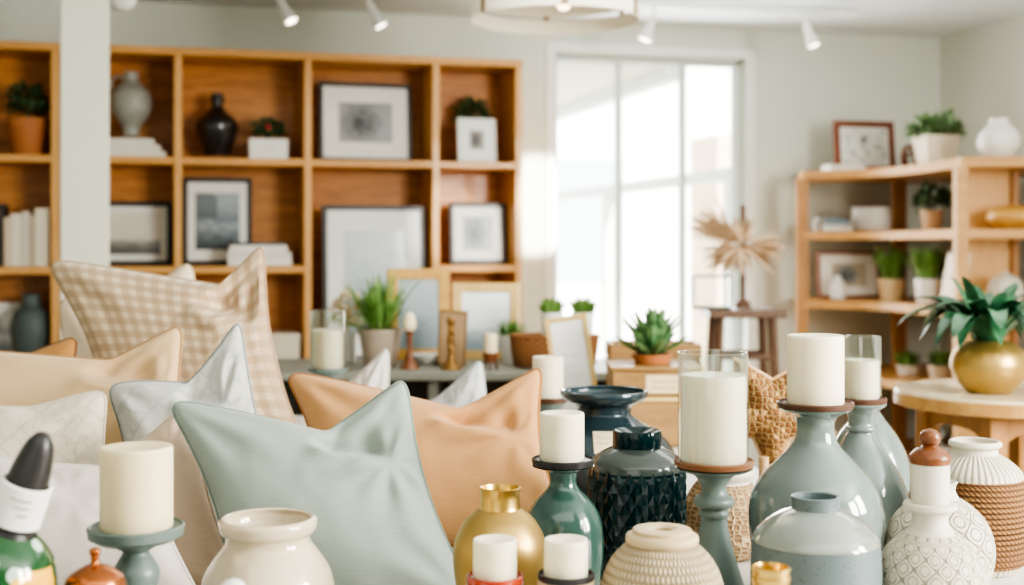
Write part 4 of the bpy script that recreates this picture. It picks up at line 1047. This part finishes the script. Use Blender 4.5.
# ------------------------------------------------------------------ round side table and gold vase with plant
Y = 3.12; rx, rtz = X(1008, Y), Z(389.5, Y); Rt = 109 / F * Y
rt = thing('round_table', 'round side table with pale top and honey-coloured wooden legs', 'table', (rx, Y, 0), .25)
obj('tabletop', lathe([(Rt * .98, rtz - .036), (Rt, rtz - .030), (Rt, rtz - .006), (Rt * .992, rtz - .001), (Rt * .97, rtz), (.001, rtz)], 80), M['tabletop'], rt)
obj('rim', lathe([(Rt * .99, rtz - .038), (Rt * 1.006, rtz - .036), (Rt * 1.006, rtz - .008), (Rt * .998, rtz - .006)], 80, False), M['tablewood'], rt)
Rl = Rt * .72
for i in range(4):
    a = PI / 4 + i * PI / 2
    obj('leg', cbox(0, 0, (rtz - .038) / 2, .044, .044, rtz - .038), M['legwood'], rt, (Rl * math.cos(a), Rl * math.sin(a), 0), (0, 0, a + PI / 4), bevel=.003)
    # arched apron between this leg and the next
    b = a + PI / 2; p0 = Vector((Rl * math.cos(a), Rl * math.sin(a), 0)); p1 = Vector((Rl * math.cos(b), Rl * math.sin(b), 0))
    L = (p1 - p0).length; n_ = 14; v, f = [], []
    for yy in (-.009, .009):
        for i2 in range(n_ + 1):
            s = i2 / n_; xx = -L / 2 + L * s; arch = .045 + .06 * abs(2 * s - 1) ** 4
            v += [(xx, yy, rtz - .039), (xx, yy, rtz - .039 - arch)]
    m_ = 2 * (n_ + 1)
    for i2 in range(n_):
        q = 2 * i2; f += [(q, q + 1, q + 3, q + 2), (m_ + q, m_ + q + 2, m_ + q + 3, m_ + q + 1), (q + 1, m_ + q + 1, m_ + q + 3, q + 3), (q, q + 2, m_ + q + 2, m_ + q)]
    mid = (p0 + p1) / 2
    obj('apron', (v, f, None), M['legwood'], rt, mid, (0, 0, math.atan2((p1 - p0).y, (p1 - p0).x)))
Yp = 3.06; k = Yp / F * .94
gp = thing('potted_plant', 'dark glossy strap-leaved plant in a round gold pot on the side table', 'plant', (X(989, Yp), Yp, rtz))
obj('pot', lathe(hollow(smooth_profile([(15 * k, 0), (23 * k, .002), (35 * k, 15 * k), (39.5 * k, 29 * k), (36 * k, 43 * k), (26 * k, 52 * k), (18 * k, 54.5 * k)], 6), .005, .3), 72), M['gold'], gp)
obj('soil', cyl(16 * k, 50 * k, 52 * k, 24), M['soil'], gp)
lv = []; r3 = random.Random(11)
for ring, (n, L, el, w, bend) in enumerate([(14, .185, -.05, .042, .14), (13, .20, .16, .046, .12), (9, .19, .52, .046, .08), (6, .16, .95, .040, .03)]):
    for i in range(n):
        a = 2 * PI * (i + .5 * ring) / n + r3.uniform(-.15, .15); e = el + r3.uniform(-.12, .12); l2 = L * r3.uniform(.85, 1.1)
        b = (.02 * math.cos(a), .02 * math.sin(a), 50 * k); t_ = (l2 * math.cos(e) * math.cos(a), l2 * math.cos(e) * math.sin(a), 52 * k + l2 * math.sin(e) + .012)
        lv.append(leaf(b, t_, w, bend=bend, k=12, cup=.35, peak=.5))
obj('foliage', join(lv), M['leafblue'], gp)

# ------------------------------------------------------------------ corner shelf unit
SZ = [.20, .628, 1.012, 1.370, 1.687]
def bez(p0, p1, p2, n=12): return [tuple((1 - t) ** 2 * a + 2 * t * (1 - t) * b + t * t * c for a, b, c in zip(p0, p1, p2)) for t in [i / n for i in range(n + 1)]]
A = (X(803, 6.66), 6.66); Cc = (X(962, 5.60), 5.60); Mid = (X(905, 6.62), 6.62)
E = (2.72, 5.60)
Bc = W2(s1 - .05, D - .03); Bl = W2(dS(797, D - .03), D - .03)
front = bez(A, Mid, Cc)
poly = front + [E, (W2(s1 - .05, 6.0 * .0 + 5.35)[0], 6.05), Bc, Bl]
poly = front + [E, (2.74, 6.0), Bc, Bl]
ox, oy = 1.9, 6.3
cu = thing('corner_shelf', 'honey wood corner shelf unit with concave shelves in the room corner', 'shelf unit', (ox, oy, 0))
def slab(poly, z0, z1):
    n = len(poly); v = [(x - ox, y - oy, z0) for x, y in poly] + [(x - ox, y - oy, z1) for x, y in poly]
    return v, [tuple(range(n))[::-1], tuple(range(n, 2 * n))] + [(i, (i + 1) % n, n + (i + 1) % n, n + i) for i in range(n)], None
for z in SZ: obj('shelf', slab(poly, z - .042, z), M['pine'], cu)
def quad_post(p, q, th):   # vertical panel from p to q
    p, q = Vector(p), Vector(q); d = (q - p).normalized(); nn = Vector((-d.y, d.x)) * th / 2
    return slab([tuple(p - nn), tuple(q - nn), tuple(q + nn), tuple(p + nn)], 0, SZ[-1] - .043)
AL = Vector(A); BL_ = Vector(Bl)
obj('end_panel', quad_post((A[0] - .0, A[1] + .01), (AL + (BL_ - AL) * .22), .06), M['pineV'], cu)
obj('post', quad_post((X(899, 6.95) - .033, 6.95), (X(899, 6.95) + .033, 6.95), .05), M['pineV'], cu)
obj('post', quad_post((Cc[0] - .022, Cc[1] + .028), (Cc[0] + .028, Cc[1] + .028), .05), M['pine'], cu)
obj('post', quad_post((2.68, 5.63), (2.72, 5.63), .05), M['pine'], cu)
obj('back_panel', quad_post((X(960, 5.97), 5.97), (X(1014, 5.97), 5.97), .016), M['palepanel'], cu)
obj('post', quad_post((X(1011, 5.95), 5.95), (X(1017, 5.95), 5.95), .04), M['pineV'], cu)

def put(px, Y): return X(px, Y), Y
# top
picture('picture_frame', 'brown framed ink sketch leaning on top of the corner shelf', 833, 898, 121, 6.86, SZ[4], M['brownwood'], art('ink_sketch', 'sketch', (222, 222, 216), (170, 170, 168), (84, 84, 84)), .034, .012, rz=TH - .05, lean=.1)
book('flat white book lying before the ink sketch on the corner shelf', .2, .11, .03, put(843, 6.72) + (SZ[4] + .0005,), TH, (232, 230, 224), None, upright=False)
kn = thing('wooden_sculpture', 'dark carved wooden loop sculpture beside the white planter', 'sculpture', put(909, 6.70) + (SZ[4],), 0)
obj('loop', tube([(.034 * math.sin(a * PI / 10), .0, .066 + .062 * math.cos(a * PI / 10)) for a in range(20)], .011, 10, True), M['brownwood'], kn)
obj('loop', tube([(0.008 + .022 * math.sin(a * PI / 10), .018 * math.cos(a * PI / 10), .05 + .045 * math.cos(a * PI / 10)) for a in range(20)], .008, 10, True), M['brownwood'], kn)
Y = 6.22
def square_pot(rt_, rb_, h):
    return join([lathe([(rb_ * 1.2, 0), (rb_ * 1.22, .004), (rt_ * 1.22, h), (rt_ * 1.16, h), (rt_ * 1.13, h - .02), (.002, h - .021)], 4)])
wp = thing('square_planter', 'square tapered white planter of pale green fronds on the corner shelf', 'planter', put(936, Y) + (SZ[4],), 0)
ph = Z(136, Y) - SZ[4]
obj('pot', xf(square_pot(.098, .078, ph), (0, 0, PI / 4 + .1)), M['creampot'], wp, sharp=20)
obj('foliage', join([bush_geo(.11, .11, ph - .02, 150, .05, rnd), grass_geo(20, .15, .05, .02, ph - .02, .05, rnd)]), M['leafpale'], wp)
Y = 5.78
lathe_thing('vase', 'plain round white vase on top of the corner shelf', 'vase', 999, Y, SZ[4],
    [('body', hollow(smooth_profile(rpx(Y, [(159, 12), (156, 15), (147, 20), (138, 20.5), (130, 16), (125.5, 11), (122, 9.5), (119, 10)], SZ[4]), 5)), M['whitepot'], {})])
# second shelf
for kx, (w, h, col, lb) in enumerate([(.17, .030, (226, 224, 216), 'lowest pale book of the small stack beside the bowls'), (.16, .022, (150, 164, 172), 'middle blue-grey book of the small stack beside the bowls'), (.13, .018, (120, 136, 144), 'top slate blue book of the small stack beside the bowls')]):
    book(lb, w, .12, h, put(833 - kx, 6.72) + (SZ[3] + .0005 + [0, .0307, .0534][kx],), TH, col, 'small books stacked on the corner shelf', upright=False)
for kx, lb in enumerate(['lowest white bowl of the stack on the corner shelf', 'second white bowl of the stack on the corner shelf', 'third white bowl of the stack on the corner shelf', 'top white bowl of the stack on the corner shelf']):
    b = tag(obj('bowl', lathe([(.05, 0), (.055, .003), (.095, .012), (.105, .038), (.1075, .040), (.102, .038), (.09, .016), (.05, .010), (.001, .009)], 48), M['whitepot'], None, put(872, 6.74) + (SZ[3] + .0005 + kx * .0285,)), lb, 'bowl', 'white bowls stacked on the corner shelf')
Y = 6.36
potted('potted_plant', 'dark bushy plant in a pale terracotta pot on the corner shelf', 932, Y, SZ[3], (.056, .043, Z(211, Y) - SZ[3]), M['terrapink'], bush_geo(.098, .135, Z(211, Y) - SZ[3] - .012, 210, .034, rnd), M['leafdark'])
Y = 5.78
lathe_thing('bowl_vase', 'flattened round honey wood vase on the corner shelf', 'vase', 1013, Y, SZ[3], [('body', hollow(smooth_profile([(.05, 0), (.07, .003), (.105, .035), (.112, .062), (.095, .09), (.06, .105), (.04, .108)], 5), .006, .5), M['goldwood'], {})])
# third shelf
picture('picture_frame', 'reddish-brown framed print with a wide white mat on the corner shelf', 818, 881, 251.5, 6.84, SZ[2], M['brownwood'], art('print_small', 'tree', (190, 180, 160), (130, 134, 134), (62, 74, 80)), .016, (.06, .05), rz=TH - .22, lean=.14)
Y = 6.70
lathe_thing('bottle', 'small white bottle in front of the reddish-brown framed print', 'bottle', 838, Y, SZ[2], [('body', hollow(smooth_profile(rpx(Y, [(299.4, 6.5), (298, 7.3), (288, 7.3), (282, 5.5), (279, 3.2), (276, 3)], SZ[2]), 4), .003, .4), M['whitepot'], {'n': 32})])
for px, Y, mt, lb in ((891.5, 6.62, 'beigepot', 'upright grass in a beige pot on the corner shelf'), (928, 6.30, 'whitepot', 'upright grass in a white pot on the corner shelf')):
    h = Z(279, Y) - SZ[2]
    potted('potted_plant', lb, px, Y, SZ[2], (13.6 / F * Y, 11 / F * Y, h), M[mt], grass_geo(110, .205, .105, .014, h - .02, .045, rnd, .15, .4), M['leafgreen'], group='potted grasses on the corner shelf')
tag(obj('notebook', box(-.012, .012, -.07, .07, 0, .25), M['creampot'], None, put(950, 5.80) + (SZ[2] + .004,), (0, .20, .3), bevel=.002), 'pale notebook leaning against the shelf post', 'book')
Y = 5.74
lathe_thing('bottle', 'round cream globe vase with a tiny neck on the corner shelf', 'vase', 1006, Y, SZ[2], [('body', hollow(smooth_profile([(.03, 0), (.045, .004), (.07, .04), (.078, .082), (.066, .125), (.035, .152), (.014, .158), (.012, .168)], 5), .004, .3), M['whitematte'], {})])
ds = thing('dried_star', 'little dried starfish-shaped ornament standing beside the cream globe vase', 'ornament', put(979, 5.72) + (SZ[2],), .2)
obj('body', [tube([(0, 0, .055), (.05 * math.cos(a), 0, .055 + .05 * math.sin(a))], [.016, .005], 8) for a in [PI / 2 + i * 2 * PI / 5 + .1 for i in range(5)]], M['palewood'], ds)
obj('base', cbox(0, 0, .005, .05, .03, .010), M['palewood'], ds, bevel=.002)
# fourth shelf
for px, Y, r_, lb in ((908.5, 6.60, 12.5, 'tiny grass in a white pot on the low corner shelf beside the post'), (940.5, 6.42, 12.5, 'tiny grass in a cream pot on the low corner shelf behind the gold pot')):
    h = Z(365, Y) - SZ[1]
    potted('potted_plant', lb, px, Y, SZ[1], (r_ / F * Y, r_ * .8 / F * Y, h), M['whitepot' if px < 920 else 'creampot'], grass_geo(70, .105, .055, .011, h - .02, .04, rnd, .15), M['leafgreen'], group='tiny pots on the low corner shelf')
# bottom shelf
for px, Y, hh, lb in ((932, 6.5, .26, 'clear round-bellied glass bottle on the bottom corner shelf'), (944, 6.35, .22, 'shorter clear glass bottle beside the white box on the bottom corner shelf')):
    tag(obj('glass_bottle', lathe(smooth_profile([(.04, 0), (.05, .005), (.052, hh * .45), (.02, hh * .7), (.014, hh * .9), (.016, hh), (.012, hh)], 4), 32), glass('bottle_glass', (200, 208, 206), .4), None, put(px, Y) + (SZ[0] + .001,)), lb, 'bottle', 'glass bottles on the bottom corner shelf')
tag(obj('storage_box', [box(-.09, .09, -.07, .07, 0, .10), box(-.093, .093, -.073, .073, .085, .112)], M['whitepot'], None, put(958, 6.22) + (SZ[0] + .001,), (0, 0, .1), bevel=.003), 'white lidded box on the bottom corner shelf', 'box')

# ------------------------------------------------------------------ stool with dried palm and glass box
Y = 5.2; sz = Z(308, Y)
sx0, sx1 = X(704, Y), X(779, Y); sxc = (sx0 + sx1) / 2; sw = (sx1 - sx0) / 2
stl = thing('wooden_stool', 'tall dark wooden stool before the window', 'stool', (sxc, Y, 0))
obj('seat', box(-sw, sw, -.15, .15, sz - .034, sz), M['darkwood'], stl, bevel=.006)
for x in (-1, 1):
    for y in (-1, 1):
        obj('leg', tube([(x * (sw - .05), y * .10, sz - .034), (x * (sw - .005), y * .145, 0)], .017, 8), M['darkwood'], stl)
for y in (-1, 1): obj('stretcher', tube([(-sw + .042, y * .11, sz - .19), (sw - .042, y * .11, sz - .19)], .011, 8), M['darkwood'], stl)
for x in (-1, 1): obj('stretcher', tube([(x * (sw - .035), -.12, sz - .30), (x * (sw - .035), .12, sz - .30)], .011, 8), M['darkwood'], stl)
dp = thing('dried_palm_stand', 'bunch of dried palm fronds tied to a tall wooden pole on the stool', 'dried arrangement', (X(745, Y), Y + .05, sz))
obj('pole', [lathe(smooth_profile([(.032, 0), (.034, .006), (.028, .02), (.013, .035)], 4), 28, True, True), cyl(.0125, .03, Z(205, Y) - sz, 20)], M['darkwood'], dp)
fr_ = []; r4 = random.Random(21)
fz = Z(247, Y) - sz
for cx_, cz_, ang, n, sp, L in ((-.03, fz + .02, PI * .84, 80, .5, .215), (.01, fz - .005, -.12, 80, .6, .165), (-.03, fz - .005, PI * 1.15, 80, .9, .15), (-.01, fz + .01, PI * .5, 60, 1.3, .125), (-.02, fz, -PI * .45, 60, 1.3, .12)):
    for i in range(n):
        a = ang + r4.gauss(0, sp * .5); l2 = L * r4.uniform(.5, 1.05); dy = r4.uniform(-.03, .06)
        fr_.append(leaf((cx_, -.015, cz_), (cx_ + l2 * math.cos(a), -.015 + dy, cz_ + l2 * math.sin(a)), .013, bend=.012, k=5, twist=r4.uniform(-1, 1)))
obj('frond', join(fr_), M['dried'], dp)
obj('tie', xf(tube([(.017 * math.cos(a * PI / 8), .017 * math.sin(a * PI / 8), fz) for a in range(16)], .006, 6, True)), M['brownwood'], dp)
gx0, gx1 = X(693, 5.1), X(729, 5.1); gh = Z(275, 5.1) - sz
gb = thing('glass_terrarium', 'empty leaded glass box on the edge of the stool', 'terrarium', ((gx0 + gx1) / 2, 5.115, sz), -.06)
g2 = (gx1 - gx0) / 2; e = .0045
cor = [(-g2, -.06), (g2, -.06), (g2, .06), (-g2, .06)]
obj('edging', [tube([(x, y, e), (x, y, gh - e)], e, 6) for x, y in cor] + [tube([cor[i] + (z,), cor[(i + 1) % 4] + (z,)], e, 6) for i in range(4) for z in (e, gh - e)], M['lead'], gb)
for i in range(4):
    (xa, ya), (xb, yb) = cor[i], cor[(i + 1) % 4]
    obj('pane', ([(xa, ya, .003), (xb, yb, .003), (xb, yb, gh - .003), (xa, ya, gh - .003)], [(0, 1, 2, 3)], None), M['glass'], gb)
obj('bottom_pane', box(-g2, g2, -.06, .06, 0.0005, .002), M['glass'], gb)

# ------------------------------------------------------------------ ceiling lights
Y = 4.45; lz = Z(21, Y)
pd = thing('drum_pendant', 'large round white drum pendant lamp with metal straps', 'pendant lamp', (X(555, Y), Y, lz))
R = 85 / F * Y
def hoop(R, z0, z1, th=.004, n=96): return lathe([(R, z0), (R, z1), (R - th, z1), (R - th, z0), (R, z0)], n, False)
obj('lower_hoop', hoop(R, 0, .050), M['linen'], pd)
obj('drum_shade', hoop(R * .985, .066, .30), M['linen'], pd)
obj('diffuser', cyl(R * .97, .20, .206, 64), M['linen'], pd)
for i in range(6):
    a = i * PI / 3 - .45 + PI / 6 * 0
    obj('strap', xf(cbox(R + .002, 0, .155, .005, .022, .31), (0, 0, a)), M['strap'], pd)
obj('bulb', xf(lathe(smooth_profile([(.001, 0), (.018, .008), (.026, .028), (.018, .05), (.012, .062)], 4), 24), loc=(.03, 0, .035)), M['bulb'], pd)
obj('bulb_socket', tube([(.03, 0, .095), (.03, 0, .2)], .013, 12), M['lampwhite'], pd)
obj('ceiling_rod', cyl(.008, .206, CEIL - lz, 12), M['strap'], pd)
# globe lamp
Yg = 5.0; gz = Z(-2, Yg)
gl = thing('globe_pendant', 'white globe lamp hanging beside the column', 'pendant lamp', (X(122, Yg), Yg, gz))
obj('globe', lathe(smooth_profile([(.001, -.056), (.03, -.048), (.05, -.026), (.056, 0), (.05, .026), (.03, .048), (.012, .056)], 5), 40, False, True), M['whitepot'], gl)
obj('hanging_rod', cyl(.006, .055, CEIL - gz, 12), M['lampwhite'], gl)
# track and spotlights
dtk = D - .68
tz = CEIL - .006
sA, sB = dS(250, dtk), dS(856, dtk); sc = (sA + sB) / 2
trk = thing('light_track', 'thin white lighting track along the ceiling', 'light track', W2(sc, dtk) + (tz - .026,), TH)
obj('rail', box(sA - sc, sB - sc, -.014, .014, 0, .022), M['lampwhite'], trk, bevel=.002)
for s in (sA - sc + .15, 0, sB - sc - .04): obj('rail_clip', box(s - .012, s + .012, -.02, .02, -.004, .032), M['lampwhite'], trk)
for px, tx, ty, lb in ((279, .28, -.55, 'white track spotlight first along the track, nearest the column'), (368, .30, -.25, 'white track spotlight over the wide framed tree photograph'), (654, -.22, .2, 'white track spotlight beside the drum pendant lamp'), (805, .18, -.45, 'white track spotlight at the corner-shelf end of the track')):
    p = W2(dS(px, dtk), dtk)
    sp = thing('track_spotlight', lb, 'spotlight', p + (tz - .026,), TH, 'white spotlights on the ceiling track')
    obj('stem', cyl(.007, -.05, 0, 12), M['lampwhite'], sp)
    hd = lathe(smooth_profile([(.013, .0), (.016, -.01), (.020, -.05), (.030, -.10), (.036, -.125)], 4), 32, True, True)
    h_ = obj('lamp_head', hd, M['lampwhite'], sp, (0, 0, -.045), (ty * .5, -tx * 1.6 if px != 651 else .35, 0))
    obj('lens', cyl(.024, -.128, -.124, 24), M['lens'], h_)
tag(obj('ceiling_downlight', lathe([(.045, 0), (.05, .006), (.05, .022), (.001, .022)], 32), M['lampwhite'], None, (X(707, 6.0), 6.0, CEIL - .023)), 'small round white detector on the ceiling', 'downlight')  # the recessed downlight, modelled as a plain unlit disc

# ------------------------------------------------------------------ light, camera
def area(name, loc, target, sx, sy, power, col):
    l = bpy.data.lights.new(name, 'AREA'); l.shape = 'RECTANGLE'; l.size = sx; l.size_y = sy; l.energy = power; l.color = col
    o = bpy.data.objects.new(name, l); C.objects.link(o); o.location = loc
    o.rotation_euler = (Vector(target) - Vector(loc)).to_track_quat('-Z', 'Y').to_euler(); return o
for x, y in ((2.95, 1.05), (2.75, .25)):
    area('assumed_window_light', (x, y, 1.75), (0, 2.1, .95), .6, 1.2, 92, (1.0, .97, .90))  # area lamps for assumed side windows; the right wall itself has no opening
area('overhead_fill_light', (1.0, 4.0, 2.44), (1.2, 4.6, 0), 2.4, 2.0, 34, (1.0, .97, .92))  # added soft fill above the rear of the room, not a ceiling fitting
area('overhead_fill_light', (.1, .5, 2.44), (.0, 1.1, 0), 2.6, 1.8, 19, (1.0, .965, .89))  # added overhead fill for the vases and cushions, no panel hangs here
area('front_fill_light', (-1.2, -2.4, 1.5), (-.2, 3.5, 1.2), 2.6, 1.8, 17, (1.0, .97, .92))  # weak frontal fill added behind the camera
for tx, ty, tz_, e in ((X(540, 6.7), 6.72, 1.52, 5200), (X(478, 6.3), 6.3, 1.42, 800)):
    sl = bpy.data.lights.new('added_sunbeam_spot', 'SPOT'); sl.energy = e; sl.spot_size = math.radians(6.5); sl.spot_blend = .5; sl.shadow_soft_size = .01; sl.color = (1, .94, .84)  # added spot lamp imitating a sun patch by the bookcase, not a fitting
    sp_ = bpy.data.objects.new('added_sunbeam_spot', sl); C.objects.link(sp_); sp_.location = (2.6, 2.2, 2.3); sp_.rotation_euler = (Vector((tx, ty, tz_)) - Vector((2.6, 2.2, 2.3))).to_track_quat('-Z', 'Y').to_euler()
area('window_daylight', W2((wl + wr) / 2, D + .02) + (1.35,), W2((wl + wr) / 2 - .3, 3.0) + (.9,), 1.0, 1.8, 40, (1.0, .99, .96))
sun = bpy.data.lights.new('sun', 'SUN'); sun.energy = 14; sun.angle = .02; sun.color = (1, .96, .9)
so = bpy.data.objects.new('sun', sun); C.objects.link(so); so.rotation_euler = Vector((-.45, .75, -.8)).to_track_quat('-Z', 'Y').to_euler()
w = bpy.data.worlds.new('World'); bpy.context.scene.world = w; w.use_nodes = True
w.node_tree.nodes['Background'].inputs[0].default_value = (.95, .98, 1.0, 1); w.node_tree.nodes['Background'].inputs[1].default_value = 2.6

cam = bpy.data.cameras.new('camera'); co = bpy.data.objects.new('camera', cam); C.objects.link(co)
co.location = (0, 0, CZ); co.rotation_euler = (PI / 2, 0, 0)
cam.sensor_width = 36; cam.lens = F * 36 / 1024; cam.shift_y = -(292.5 - HY) / 1024; cam.clip_start = .05
cam.dof.use_dof = True; cam.dof.focus_distance = 1.75; cam.dof.aperture_fstop = 3.6
sc_ = bpy.context.scene; sc_.camera = co
sc_.view_settings.view_transform = 'AgX'; sc_.view_settings.look = 'AgX - High Contrast'
sc_.view_settings.exposure = .14
sc_.cycles.use_denoising = True; sc_.cycles.max_bounces = 8; sc_.cycles.diffuse_bounces = 4; sc_.cycles.transparent_max_bounces = 12
sc_.cycles.sample_clamp_indirect = 6; sc_.cycles.caustics_reflective = False; sc_.cycles.caustics_refractive = False
